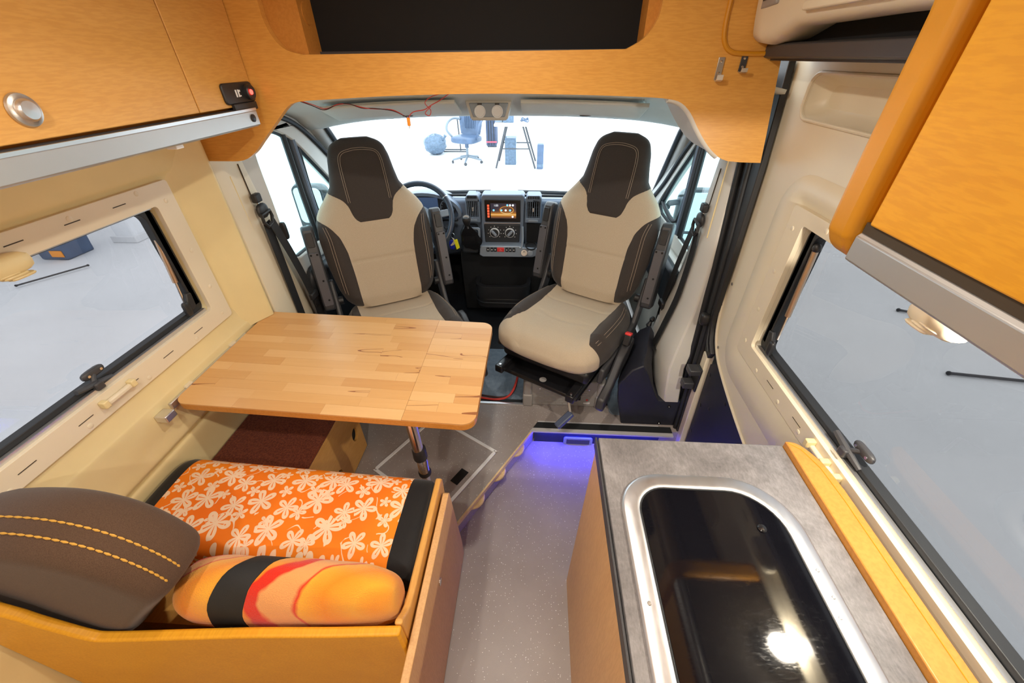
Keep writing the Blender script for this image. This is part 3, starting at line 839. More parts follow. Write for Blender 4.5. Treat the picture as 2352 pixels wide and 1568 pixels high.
# ============================================================ FURNITURE
# ---- over-cab locker panel
oc = thing('overcab_locker', 'curved beech panel over the cab with a dark open locker', 'locker', (-.25, 1.45, 1.37))
low = [(-1.235, 1.365), (-1.113, 1.364), (-1.047, 1.367), (-.997, 1.39), (-.952, 1.427), (-.873, 1.493), (-.825, 1.531), (-.781, 1.545), (-.677, 1.551), (-.474, 1.560), (-.194, 1.565), (.079, 1.562), (.307, 1.555), (.395, 1.549), (.437, 1.538), (.471, 1.511), (.5, 1.474), (.537, 1.431), (.577, 1.396), (.626, 1.373), (.733, 1.368)]
low = [(p.x, p.y) for p in spline([(*p, 0) for p in low], 3)]
outer = low + [(.722, 1.45), (.692, 1.65), (.690, 2.0), (-1.235, 2.0)]
hole = [(p.x, p.y) for p in spline([(-.823, 1.93, 0), (-.823, 1.80, 0), (-.822, 1.753, 0), (-.807, 1.708, 0), (-.777, 1.680, 0), (-.728, 1.668, 0)], 4)] + [(p.x, p.y) for p in spline([(.246, 1.674, 0), (.291, 1.698, 0), (.320, 1.736, 0), (.328, 1.782, 0), (.328, 1.93, 0)], 4)]
MB().prism(outer, 'y', 1.445, 1.468, hole=hole).build('front_panel', M['wood_x'], oc, bevel=.0015)
MB().tube([(x, 1.457, z) for x, z in low if .38 < x < .60], .0115, 10).build('edge_piping', M['white_trim'], oc)
rings = [[Vector((x, y, z)) for x, z in low if x > .40] + [Vector((x, y, z + .012)) for x, z in reversed([p for p in low if p[0] > .40])] for y in (1.47, 1.56, 1.66)]
for r in rings:
    for p in r:
        p.x -= (p.y - 1.47) * .12; p.z += (p.y - 1.47) * .05
MB().loft(rings).build('padded_return', M['white_trim'], oc)
MB().box(-.83, -.72, 1.469, 1.60, 1.655, 1.95).build('locker_cheek', M['wood_edge'], oc)
MB().box(.295, .40, 1.469, 1.60, 1.655, 1.95).build('locker_cheek', M['wood_edge'], oc)
MB().box(-.72, .295, 1.560, 1.575, 1.66, 1.95).build('locker_back', M['black_matt'], oc)
MB().box(-.72, .295, 1.469, 1.56, 1.645, 1.666).build('locker_floor', M['wood_edge'], oc)
MB().box(-.72, .295, 1.545, 1.56, 1.666, 1.676).build('locker_lip', M['charcoal'], oc)
MB().lathe([(0, 0), (.028, 0), (.028, .003), (0, .003)], (-.7205, 1.515, 1.77), (1, 0, 0), 18).build('cable_cover', M['wood_edge'], oc)
# yellow-orange edge trim where the roof moulding meets the panel
MB().tube([(p.x, 1.443, p.y) for p in spline([(.509, 1.95, 0), (.509, 1.78, 0), (.511, 1.72, 0), (.522, 1.684, 0), (.549, 1.664, 0), (.60, 1.660, 0), (.64, 1.660, 0)], 5)], .0065, 8).build('edge_trim', M['orange_edge'], oc)

for i, (x, z, m_, l_) in enumerate(((.524, 1.625, 'zinc', 'screwed zinc coat hook on the beech panel, away from the door seal'), (.588, 1.637, 'charcoal', 'shorter dark coat hook on the beech panel near the door seal'))):
    h = thing('coat_hook', l_, 'hook', (x, 1.445, z - .03), 0, 'coat hooks on the overcab panel')
    k = 1 if i == 0 else .72
    MB().box(x - .009, x + .009, 1.441, 1.4449, z - .028 * k, z + .028 * k).build('plate', M[m_], h, bevel=.001)
    MB().sweep([(x, 1.441, z - .026 * k), (x, 1.430, z - .030 * k), (x, 1.422, z - .026 * k), (x, 1.421, z - .014 * k)], .018, .0025, (1, 0, 0)).build('hook_tongue', M['alu' if i == 0 else 'zinc'], h)
    for dz in (.018 * k, -.010 * k):
        MB().lathe([(0, 0), (.004, 0), (.003, .0015), (0, .002)], (x, 1.441, z + dz), (0, -1, 0), 10).build('screw', M['steel'], h)

# ---- left overhead cabinet
CX = -.925
lc = thing('overhead_cabinet', 'long beech wall cabinet with round push latch and aluminium rail', 'cabinet', (-1.07, .6, 1.48))
MB().prism([(-1.20, 1.50), (CX - .022, 1.50), (CX - .022, 2.0), (-1.20, 2.0)], 'y', -1.6, 1.443).build('body', M['wood_y'], lc)
d1 = MB().box(CX - .020, CX, -.30, 1.178, 1.540, 1.995).build('door', M['wood_y'], lc, bevel=.002)
b = MB().lathe([(0, .0), (.026, 0), (.0275, .002), (.026, .006), (.020, .0075), (.0185, .009)], (CX, .758, 1.588), (1, 0, 0), 28).build('push_latch_ring', M['zinc'], d1)
MB().lathe([(.0185, .006), (.018, .012), (.0145, .016), (0, .017)], (CX, .758, 1.588), (1, 0, 0), 28).build('push_button', M['alu'], d1)
MB().box(CX - .020, CX, 1.1815, 1.442, 1.540, 1.995).build('end_panel', M['wood_y'], lc, bevel=.002)
MB().box(CX - .020, CX, -1.6, -.303, 1.540, 1.995).build('door', M['wood_y'], lc, bevel=.002)
ra = MB().prism([(CX - .02, 1.484), (CX + .010, 1.482), (CX + .018, 1.486), (CX + .018, 1.526), (CX + .012, 1.531), (CX - .004, 1.531), (CX - .004, 1.525), (CX - .02, 1.525)], 'y', -1.6, 1.40).build('aluminium_rail', M['alu_dull'], lc, bevel=.002)
MB().box(CX - .012, CX + .004, -1.6, 1.40, 1.5262, 1.5345).build('rail_groove', M['charcoal'], ra)
MB().box(CX + .010, CX + .019, -1.6, 1.40, 1.5262, 1.5332).build('rail_bead', M['alu'], ra)
MB().lathe([(0, 0), (.011, 0), (.011, .003), (.008, .005), (0, .005)], (CX + .018, 1.370, 1.507), (1, 0, 0), 16).build('rail_plug', M['black'], ra)
MB().box(-1.20, CX - .01, -1.6, 1.443, 1.488, 1.50).build('bottom_board', M['wood_edge'], lc)
MB().box(CX - .03, CX + .0, 1.05, 1.075, 1.472, 1.488).build('clip', M['white_plastic'], lc, bevel=.002)

sp = thing('socket_plate', 'black double socket plate with white ports and glowing red switch', 'socket', (CX, 1.36, 1.54))
RED = emit('red_led', (1.0, .04, .03), 7)
MB().prism(rr(1.29, 1.435, 1.548, 1.602, .012), 'x', CX, CX + .008).build('plate', M['black'], sp, bevel=.003)
MB().box(CX, CX + .012, 1.315, 1.425, 1.528, 1.549).build('bracket', M['black'], sp, bevel=.002)
for k, y in enumerate((1.343, 1.354)):
    MB().box(CX + .008, CX + .0095, y, y + .005, 1.565, 1.584).build('usb_port', M['white_plastic'], sp)
MB().box(CX + .008, CX + .0092, 1.361, 1.366, 1.566, 1.569).build('usb_port', M['white_plastic'], sp)
MB().box(CX + .008, CX + .0092, 1.361, 1.366, 1.578, 1.583).build('usb_port', M['white_plastic'], sp)
sk = MB().lathe([(0, 0), (.021, 0), (.021, .012), (.018, .015), (.012, .012), (0, .011)], (CX + .008, 1.402, 1.575), (1, 0, 0), 24).build('switch_barrel', M['black'], sp)
MB().lathe([(0, 0), (.0075, 0), (.0065, .004), (0, .005)], (CX + .0185, 1.402, 1.575), (1, 0, 0), 16).build('switch_lamp', RED, sk, label='glowing red switch lamp')

# ---- right overhead cabinet
RX = .50
rc = thing('overhead_cabinet', 'orange beech wall cabinet with thick rounded end above the worktop', 'cabinet', (.64, .1, 1.39))
endp = [(p.x, p.y) for p in spline([(RX + .27, 2.0, 0), (RX - .012, 2.0, 0), (RX - .014, 1.7, 0), (RX - .014, 1.46, 0), (RX - .008, 1.415, 0), (RX + .012, 1.390, 0), (RX + .05, 1.380, 0), (RX + .12, 1.380, 0), (RX + .27, 1.380, 0)], 5)]
e_ = MB().prism(endp, 'y', .625, .685).build('end_panel', M['orange_edge'], rc, bevel=.018, seg=4)
MB().prism([(RX + .015, 1.395), (RX + .27, 1.395), (RX + .27, 2.0), (RX + .015, 2.0)], 'y', -1.6, .63).build('body', M['wood_orange'], rc)
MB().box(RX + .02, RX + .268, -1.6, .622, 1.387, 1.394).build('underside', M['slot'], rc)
MB().box(RX - .006, RX + .012, -.55, .606, 1.452, 1.995).build('door', M['wood_orange'], rc, bevel=.003)
MB().box(RX - .006, RX + .012, -1.6, -.553, 1.452, 1.995).build('door', M['wood_orange'], rc, bevel=.003)
MB().prism([(RX + .02, 1.392), (RX + .004, 1.388), (RX - .004, 1.393), (RX - .004, 1.430), (RX + .002, 1.436), (RX + .02, 1.436)], 'y', -1.6, .622).build('aluminium_rail', M['alu_dull'], rc, bevel=.002)
MB().box(RX + .001, RX + .014, -1.6, .62, 1.436, 1.452).build('rail_groove', M['slot'], rc)

# lamp under the cabinet: the round spot that mirrors in the black lid
ul = thing('under_cabinet_spot', 'round white spot lamp fixed under the orange wall cabinet', 'lamp', (.735, .44, 1.36))
MB().lathe([(0, 0), (.036, 0), (.036, .012), (.030, .018), (0, .018)], (.735, .44, 1.362), (0, 0, 1), 24).build('housing', M['white_plastic'], ul)
MB().lathe([(0, 0), (.028, 0), (.028, .003), (0, .003)], (.735, .44, 1.3595), (0, 0, 1), 24).build('diffuser', emit('warm_led', (1, .93, .80), 12), ul)
lp = bpy.data.lights.new('spot_light', 'POINT'); lp.energy = 22; lp.color = (1, .92, .78); lp.shadow_soft_size = .012
lo = bpy.data.objects.new('spot_light', lp); lo.location = (0, 0, -.010); COL.objects.link(lo); lo.parent = ul

# unseen fill lamps added at the ceiling to brighten the interior
def fill_lamp(x, y, e, l_):
    t = thing('ceiling_fill', l_, 'lamp', (x, y, 1.98))
    MB().lathe([(.030, 0), (.048, 0), (.048, .010), (.040, .02), (.030, .02)], (x, y, 1.98), (0, 0, 1), 24).build('rim', M['white_plastic'], t)
    MB().lathe([(0, 0), (.029, 0), (.029, .004), (0, .004)], (x, y, 1.988), (0, 0, 1), 24).build('diffuser', emit('fill_diffuser', (1, .9, .72), 6), t)
    a = bpy.data.lights.new('spot_light', 'AREA'); a.shape = 'DISK'; a.size = .06; a.energy = e; a.color = (1, .92, .80)
    o = bpy.data.objects.new('spot_light', a); o.location = (0, 0, -.005); COL.objects.link(o); o.parent = t
fill_lamp(-.55, .15, 6, 'added ceiling fill lamp above the bench end')
fill_lamp(-.25, -.55, 9, 'added ceiling fill lamp above the aisle behind the bench')
fill_lamp(-.12, .84, 8, 'added ceiling fill lamp in front of the overcab locker')  # added here to brighten the middle of the locker panel
fill_lamp(-.6, -1.2, 9, 'added ceiling fill lamp in the rear of the van')

# ---- kitchen unit
kc = thing('kitchen_cabinet', 'beech kitchen cabinet under the grey worktop', 'cabinet', (.45, .1, 0))
MB().prism([(.158, .0), (.178, .782), (.66, .782), (.66, 0)], 'y', -1.5, .705).build('body', M['wood_z'], kc, bevel=.001)
wt = thing('worktop', 'grey stone-look worktop with dark edge', 'worktop', (.42, .1, .785))
MB().prism([(.181, .784), (.667, .784), (.667, .820), (.186, .820)], 'y', -1.5, .722).build('slab', M['stone'], wt, bevel=.0015)
MB().box(.1770, .1812, -1.5, .7235, .784, .8190).build('edge_band', M['charcoal'], wt)
up = thing('worktop_upstand', 'beech upstand strip with rounded end between worktop and window', 'upstand', (.69, .1, .785))
MB().prism([(.668, -1.5), (.735, -1.5), (.735, .55)] + [(p.x, p.y) for p in spline([(.735, .58, 0), (.727, .655, 0), (.708, .700, 0), (.690, .718, 0), (.668, .722, 0)], 5)], 'z', .785, .838).build('strip', M['wood_edge'], up, bevel=.003)
MB().tube([(.717, -1.5, .8385), (.717, .55, .8385), (.712, .64, .8385), (.695, .695, .8385), (.671, .716, .8385)], .0012, 6).build('edge_joint', M['orange_edge'], up)
# sink-hob unit
hb = thing('hob_unit', 'stainless hob and sink unit with a black glass lid', 'hob', (.41, .1, .82))
rings = []
def hobring(k, z, r):
    return [Vector((x, y, z)) for x, y in rr(.214 + k, .602 - k, -.28 + k, .612 - k, [.09 - r, .09 - r, .135 - r, .10 - r], 9)]
for k, z, r in ((0, .8205, 0), (.001, .8245, .001), (.006, .8275, .005), (.030, .829, .026), (.036, .8285, .03), (.040, .826, .034), (.040, .8225, .034)):
    rings.append(hobring(k, z, r))
MB().loft(rings, cap=False).build('steel_rim', M['stainless'], hb, angle=60)
hx = MB()
hx.prism([(x, y) for x, y, _ in [tuple(p) for p in hobring(.042, 0, .036)]], 'z', .8215, .8262).build('glass_lid', M['hob'], hb, bevel=.0015)
MB().tube([p + Vector((0, 0, .8262)) for p in hobring(.041, 0, .035)], .0016, 6, closed=True).build('lid_gasket', M['rubber'], hb)
MB().lathe([(0, .0), (.0085, 0), (.0095, .002), (.007, .005), (0, .0062)], (.508, .483, .8262), (0, 0, 1), 18).build('lid_knob', M['black_gloss'], hb)
MB().lathe([(0, 0), (.004, 0), (.003, .001), (0, .0012)], (.232, .322, .829), (0, 0, 1), 12).build('rim_stud', M['zinc'], hb)
for x, y in ((.578, .40), (.581, .352), (.573, .318)):
    MB().lathe([(0, 0), (.0035, 0), (.0025, .001), (0, .0012)], (x, y, .829), (0, 0, 1), 10).build('rim_stud', M['zinc'], hb)

# ---- dinette table
tb = thing('dinette_table', 'beech butcher-block table hung on the wall rail with folding flap', 'table', (-.69, 1.12, .70))
ZT = .742
tab = rr(-1.185, -.172, .838, 1.412, [.04, .045, .045, .02], 6)
# the near edge runs slightly askew, as in the photo
sk = lambda x, y: (x, y + (.022 - .044 * (x + 1.185) / 1.013))
MB().prism([sk(*p) for p in tab], 'z', ZT - .028, ZT - .004).build('table_board', M['wood_edge'], tb, bevel=.002)
def clip_poly(poly, x0, x1, y0, y1):
    def cl(P, f):
        o = []
        for i in range(len(P)):
            a, b = P[i - 1], P[i]
            fa, fb = f(a), f(b)
            if (fa >= 0) != (fb >= 0):
                t = fa / (fa - fb); o.append((a[0] + (b[0] - a[0]) * t, a[1] + (b[1] - a[1]) * t))
            if fb >= 0: o.append(b)
        return o
    for f in (lambda p: p[0] - x0, lambda p: x1 - p[0], lambda p: p[1] - y0, lambda p: y1 - p[1]):
        poly = cl(poly, f)
        if len(poly) < 3: return []
    return poly
rnd = random.Random(11)
rows = 13
XS = -.405                       # joint of the folding flap
for r in range(rows):
    ya, yb = .838 + .574 * r / rows, .838 + .574 * (r + 1) / rows
    for xa, xb in ((-1.185, XS), (XS, -.172)):
        x = xa - rnd.random() * .25
        while x < xb:
            L = rnd.uniform(.20, .42)
            x2 = x + L
            if xb - x2 < .05: x2 = xb + .01
            g = .0006 if xb == XS and x2 >= xb else .0002
            p = clip_poly(tab, max(x, xa) + .0002, min(x2, xb) - g, ya + .0002, yb - .0002)
            if len(p) >= 3:
                MB().prism([sk(*q) for q in p], 'z', ZT - .004, ZT + rnd.uniform(-.0002, .0001)).build('stave', M['stave'], tb)
            x = x2
lg = MB().tube([(-.392, .862, .713), (-.390, .868, .53)], .019, 20).build('leg_tube', M['steel'], tb)
MB().lathe([(.0, .0), (.024, 0), (.025, .006), (.024, .05), (.021, .056), (0, .056)], (-.389, .871, .500), (0, -.02, 1), 20).build('leg_collar', M['black'], tb)
MB().tube([(-.389, .872, .50), (-.386, .882, .10)], .0155, 18).build('leg_foot_tube', M['alu'], tb)
mb = MB()
sp_ = []
for k in range(13 * 12):
    a = 2 * pi * k / 12
    sp_.append((-.388 + .0175 * cos(a), .8745 + .0175 * sin(a), .495 - .0057 * k / 12))
mb.tube(sp_, .0022, 6).build('leg_spring', M['steel'], tb)
MB().lathe([(0, 0), (.023, 0), (.024, .012), (.019, .02), (0, .02)], (-.3875, .876, .402), (0, 0, 1), 18).build('leg_ring', M['black'], tb)
MB().lathe([(0, 0), (.05, 0), (.05, .006), (.025, .014), (0, .014)], (-.386, .882, .105), (0, 0, 1), 20).build('leg_foot', M['black'], tb)

# ---- carpeted box under the table
cb = thing('storage_box', 'low wooden box topped with rust-brown carpet under the table', 'box', (-1.0, 1.15, .1))
MB().box(-1.183, -.822, .845, 1.225, .104, .442).build('box_body', M['wood_y'], cb)
MB().box(-1.183, -.805, .84, 1.228, .442, .452).build('carpet_top', M['carpet'], cb, bevel=.004)
hole1, hole2 = circ(1.165, .255, .026, .036), circ(.975, .21, .026, .03)
MB().prism([(.84, .104), (1.228, .104), (1.228, .441), (.84, .441)], 'x', -.821, -.806, hole=[hole1, hole2]).build('side_board', M['wood_y'], cb, bevel=.001)
for hh in (hole1, hole2):
    MB().prism(hh, 'x', -.8205, -.818).build('hand_hole', M['black_matt'], cb)

# ---- bench
bn = thing('dinette_bench', 'beech bench box with lower back board and aisle-side panel', 'bench', (-.75, .55, 0))
MB().box(-1.180, -.325, .345, .775, .104, .455).build('seat_box', M['wood_y'], bn)
# board behind the bench: it stands slightly askew
ax = lambda X: .333 + .078 * (X + .30)
top = [(-1.182, .90), (-1.06, .755), (-1.03, .70), (-1.0, .65), (-.975, .615), (-.95, .603), (-.85, .603), (-.70, .606), (-.60, .606), (-.45, .598), (-.335, .597), (-.31, .597), (-.284, .597)]
topc = [(p.x, p.y) for p in spline([(*p, 0) for p in top], 3)]
poly = topc + [(-.284, .004), (-1.182, .004)]
k = len(poly)
mb = MB()
mb.add([(x, ax(x), z) for x, z in poly] + [(x, ax(x) - .022, z) for x, z in poly], [tuple(range(k)), tuple(range(2 * k - 1, k - 1, -1))] + [(i, (i + 1) % k, k + (i + 1) % k, k + i) for i in range(k)])
mb.build('back_board', M['wood_orange'], bn, bevel=.006, seg=3)
# aisle side panel (inner) with its rounded top, and the flap in front of it
MB().prism([(.334, .10), (.765, .10), (.765, .535), (.755, .552), (.42, .552), (.39, .556), (.37, .568), (.355, .585), (.345, .597), (.334, .597)], 'x', -.303, -.284).build('side_panel', M['wood_y'], bn, bevel=.005, seg=3)
fl = MB().prism([(.20, .004), (.785, .004), (.785, .10), (.735, .505), (.725, .515), (.20, .515)], 'x', -.278, -.258).build('locker_flap', M['wood_z'], bn, bevel=.003)
MB().lathe([(0, 0), (.011, 0), (.011, .003), (.007, .004), (0, .003)], (-.258, .515, .385), (1, 0, 0), 18).build('flap_lock', M['steel'], fl)

# bench cushion: printed orange cover with black ends
cs = thing('bench_cushion', 'long bench cushion covered in orange cloth printed with pale flowers', 'cushion', (-.75, .58, .455))
def cush_ring(x, grow=0.0):
    P = [(.475, .458), (.473, .50), (.478, .535), (.495, .555), (.52, .562), (.58, .566), (.66, .566), (.725, .562), (.765, .547), (.788, .518), (.794, .49), (.785, .46)]
    P = spline([(a, b, 0) for a, b in P], 4)
    cy, cz = .58, .50
    sk_ = -.045 * (x + .75)
    return [Vector((x, cy + (p.x - cy) * (1 + grow) + sk_, cz + (p.y - cz) * (1 + grow * 1.4))) for p in P]
MB().loft([cush_ring(-1.13 + .755 * i / 20) for i in range(21)]).build('printed_cover', M['floral'], cs, angle=60)
def cush_end(xs):
    rings = []
    for x, g_ in xs: rings.append(cush_ring(x, g_))
    return MB().loft(rings)
cush_end([(-1.1295, -.002), (-1.155, -.002), (-1.170, -.03), (-1.178, -.10)]).build('black_end', M['black_cloth'], cs, angle=60)
cush_end([(-.3755, -.002), (-.345, .0), (-.322, -.01), (-.310, -.05), (-.306, -.14)]).build('black_end', M['black_cloth'], cs, angle=60)

def inflate(outline, y_mid, half, e=2.4, n=8, lean=0.0, zc=None):
    """pillow of a closed outline in x,z, swelling along y"""
    cx = sum(p[0] for p in outline) / len(outline); cz = sum(p[1] for p in outline) / len(outline)
    rings = []
    for i in range(2 * n + 1):
        t = -1 + i / n
        t = sin(t * pi / 2)
        s_ = max((1 - abs(t) ** e), 0) ** (1 / e)
        s_ = .25 + .75 * s_ if abs(t) < .999 else .25
        rings.append([Vector((cx + (x - cx) * (1 - (1 - s_) * .33), y_mid + t * half + lean * (z - cz), cz + (z - cz) * (1 - (1 - s_) * .33))) for x, z in outline])
    return MB().loft(rings)
br = thing('back_cushion', 'dark brown upright back cushion with double golden stitching on the bench', 'cushion', (-.95, .366, .457))
ol = [(p.x, p.y) for p in spline([(-1.15, .476, 0), (-1.17, .70, 0), (-1.175, .86, 0), (-1.13, .925, 0), (-1.0, .945, 0), (-.90, .935, 0), (-.82, .895, 0), (-.765, .825, 0), (-.748, .755, 0), (-.805, .685, 0), (-.875, .61, 0), (-.94, .53, 0), (-1.02, .476, 0)], 4, True)]
inflate(ol, .366, .078).build('upholstery', M['brown_bench'], br, angle=70)
cx_ = sum(p[0] for p in ol) / len(ol); cz_ = sum(p[1] for p in ol) / len(ol)
def st_line(pts, nm):
    path = spline(pts, 3)
    mb = MB()
    for i in range(0, len(path) - 1):
        a, b = path[i], path[i + 1]
        mb.tube([a, a.lerp(b, .45), b.lerp(a, .12)], [.0012, .0026, .0012], 6)
    mb.build(nm, M['gold_seam'], br)
for t in (-.12, -.50):
    s_ = max(1 - abs(t) ** 2.4, 0) ** (1 / 2.4); k_ = 1 - (1 - (.25 + .75 * s_)) * .33
    seg = [p for p in ol if p[1] > .74 and p[0] > -1.172]
    seg.sort(key=lambda p: atan2(p[0] - cx_, p[1] - .60))
    nx = [(cx_ + (x - cx_) * k_, cz_ + (z - cz_) * k_) for x, z in seg]
    st_line([(x, .366 + t * .078 - .0012, z + .0012) for x, z in nx][::2], 'stitching')

# rolled cushion in flame towel with its strap
pw = thing('rolled_cushion', 'orange and red towelling roll cushion held by a black strap', 'cushion', (-.54, .384, .457))
def pr_(x):
    t = (x + .577) / .2682
    k_ = max(1 - abs(t) ** 7, 0) ** .5
    h = .106 * (.42 + .58 * k_) * (1 + .05 * sin(9 * x)); d_ = (.066 - .04 * (x + .54)) * (.42 + .58 * k_)
    if abs(t) > .999: h *= .25; d_ *= .25
    c_ = Vector((x, .3915 + .02 * (x + .54), .577))
    return c_, h, d_
def roll(x0, x1, n, grow=0.0):
    rings = []
    for i in range(n + 1):
        x = x0 + (x1 - x0) * (.5 - .5 * cos(pi * i / n))
        c_, h, d_ = pr_(x)
        ring = []
        for j in range(36):
            a = 2 * pi * j / 36
            w_ = 1 + .025 * sin(3 * a + 14 * x) + .012 * sin(7 * a - 40 * x)
            ring.append(c_ + Vector((0, (d_ * w_ + grow) * cos(a), (h * w_ + grow) * sin(a))))
        rings.append(ring)
    return MB().loft(rings)
roll(-.845, -.309, 40).build('towel_cover', M['towel'], pw, angle=70)
mb = roll(-.70, -.62, 6, .0025)
for p in mb.v: p.x += .55 * (p.y - .385)
mb.build('strap', M['webbing'], pw, angle=70)
# ============================================================ CAB SEATS
def clip_faces(verts, faces, attr, g):
    """keep the part of the mesh where g(attr) > 0 (linear cut along face edges)"""
    nv = list(verts); na = list(attr); gv = [g(a) for a in attr]
    cut = {}
    out = []
    for f in faces:
        P = []
        for i in range(len(f)):
            a, b = f[i - 1], f[i]
            ga, gb = gv[a], gv[b]
            if (ga > 0) != (gb > 0):
                key = (min(a, b), max(a, b))
                if key not in cut:
                    t = ga / (ga - gb)
                    nv.append(verts[a].lerp(verts[b], t)); na.append(tuple(x + (y - x) * t for x, y in zip(attr[a], attr[b])))
                    cut[key] = len(nv) - 1; gv.append(0.0)
                P.append(cut[key])
            if gb > 0: P.append(b)
        if len(P) >= 3: out.append(tuple(P))
    used = sorted({i for f in out for i in f})
    mp = {i: k for k, i in enumerate(used)}
    return [nv[i] for i in used], [tuple(mp[i] for i in f) for f in out], [na[i] for i in used]

W_T = [(0, .19), (.05, .232), (.12, .255), (.25, .274), (.38, .280), (.46, .272), (.54, .248), (.60, .215), (.65, .190), (.72, .176), (.80, .164), (.86, .145), (.89, .115), (.905, .06)]
D_T = [(0, .045), (.06, .060), (.3, .066), (.55, .058), (.7, .052), (.82, .048), (.88, .036), (.905, .015)]
HEAD_W = [(.45, .070), (.47, .088), (.50, .098), (.55, .112), (.585, .135), (.61, .175), (.65, .26), (.95, .4)]
BOL_W = [(0, .155), (.05, .158), (.2, .160), (.32, .166), (.40, .184), (.45, .215), (.485, .26), (.52, .34)]
def back_front(x, v, n=3.0):
    w, d = smooth_tab(W_T, v, .012), smooth_tab(D_T, v, .012)
    u = min(abs(x / w), .9999)
    y = -d * (1 - u ** n) ** (1 / n)
    # side bolsters swell forward, head pad is slightly proud
    if v < .55: y -= .030 * exp(-((u - .80) / .20) ** 2) * min(1, (.55 - v) / .15) * min(1, v / .08)
    return y
LEAN = .24
def back_pt(x, y, v):
    return Vector((x * (1 - .12 * max(0, min(1, (v - .5) / .15))), .285 + y + LEAN * v, .455 + .955 * (v - .16 * max(0, v - .46)) * cos(LEAN * .9)))
def g_head(a): return min(a[1] - .455, smooth_tab(HEAD_W, a[1], .012) - abs(a[0]))
def g_bol(a): return min(abs(a[0]) - smooth_tab(BOL_W, a[1], .012), a[1] - .012)
def g_rear(a): return a[2] - .5
verts, attr = [], []
NT_, NV_ = 96, 110
for j in range(NV_ + 1):
    v = .905 * j / NV_
    w, d = smooth_tab(W_T, v, .012), smooth_tab(D_T, v, .012)
    for i in range(NT_):
        a = 2 * pi * i / NT_
        ca, sa = cos(a), sin(a)
        x = w * abs(ca) ** (2 / 3) * (1 if ca > 0 else -1)
        if sa <= 0: y = back_front(x, v)
        else: y = d * abs(sa) ** (2 / 3)
        at = (x, v, 1.0 if sa > .35 else 0.0)
        gm = min(abs(g_head(at)), abs(g_bol(at)))
        if sa <= .2: y += .0045 * exp(-(gm / .007) ** 2)          # seam groove
        if sa <= .2 and abs(v - .265) < .02 and abs(x) < smooth_tab(BOL_W, v): y += .0055 * exp(-((v - .265) / .007) ** 2)
        verts.append(back_pt(x, y, v)); attr.append(at)
faces = [(j * NT_ + i, j * NT_ + (i + 1) % NT_, (j + 1) * NT_ + (i + 1) % NT_, (j + 1) * NT_ + i) for j in range(NV_) for i in range(NT_)]
faces += [tuple(range(NT_ - 1, -1, -1)), tuple(NV_ * NT_ + i for i in range(NT_))]
def zone(*gs):
    v_, f_, a_ = verts, faces, attr
    for g in gs: v_, f_, a_ = clip_faces(v_, f_, a_, g)
    m = MB(); m.add(v_, f_); return m
neg = lambda g: (lambda a: -g(a) + 1e-7)

# cushion
CW = [(-.31, .10), (-.295, .19), (-.27, .235), (-.22, .270), (-.10, .288), (.05, .290), (.2, .275), (.27, .25), (.285, .22)]
CT = [(-.31, .405), (-.295, .435), (-.26, .462), (-.18, .475), (0, .468), (.15, .452), (.285, .440)]
CB = [(-.31, .375), (-.28, .345), (-.2, .325), (.285, .325)]
cverts, cattr = [], []
def g_cb(a): return min(abs(a[0]) - smooth_tab([(-.3, .30), (-.20, .215), (-.12, .185), (.0, .180), (.3, .195)], a[1], .015), a[1] + .195 + .0 * a[0])
CN, CR = 88, 90
for j in range(CR + 1):
    y = -.31 + .595 * j / CR
    w = smooth_tab(CW, y, .012); zt = smooth_tab(CT, y, .012); zb = smooth_tab(CB, y, .012)
    zm = zb + (zt - zb) * .45
    for i in range(CN):
        a = 2 * pi * i / CN
        ca, sa = cos(a), sin(a)
        x = w * abs(ca) ** .62 * (1 if ca > 0 else -1)
        if sa >= 0:
            z = zm + (zt - zm) * abs(sa) ** .62
            u = abs(x / w)
            if y > -.27: z += .040 * exp(-((u - .80) / .17) ** 2) * min(1, (y + .27) / .15)
            at = (x, y)
            z -= .004 * exp(-(abs(g_cb(at)) / .006) ** 2)
            # curved seam of the front pad
            z -= .006 * exp(-((abs(x) - .13 - .10 * (y + .05) * (1 if y < -.05 else 0) + .0) / .008) ** 2) * (1 if -.30 < y < -.07 else 0)
            z -= .006 * exp(-((y + .065 - .05 * (abs(x) / .13) ** 2) / .008) ** 2) * (1 if abs(x) < .13 else 0)
            z -= .005 * exp(-((y - .13) / .008) ** 2) * (1 if abs(x) < .18 else 0)
        else:
            z = zm - (zm - zb) * abs(sa) ** .62
        cverts.append(Vector((x, y, z))); cattr.append((x, y))
cfaces = [(j * CN + i, j * CN + (i + 1) % CN, (j + 1) * CN + (i + 1) % CN, (j + 1) * CN + i) for j in range(CR) for i in range(CN)]
cfaces += [tuple(range(CN - 1, -1, -1)), tuple(CR * CN + i for i in range(CN))]
def czone(*gs):
    v_, f_, a_ = cverts, cfaces, cattr
    for g in gs: v_, f_, a_ = clip_faces(v_, f_, a_, g)
    m = MB(); m.add(v_, f_); return m

def stitch(pts, parent, mat='tan_seam', r=.0011):
    m = MB()
    path = spline(pts, 6)
    m.tube(path, r, 5)
    return m.build('stitching', M[mat], parent, local=True)
def bp(x, v, o=.0015): return back_pt(x, back_front(x, v) - o, v)

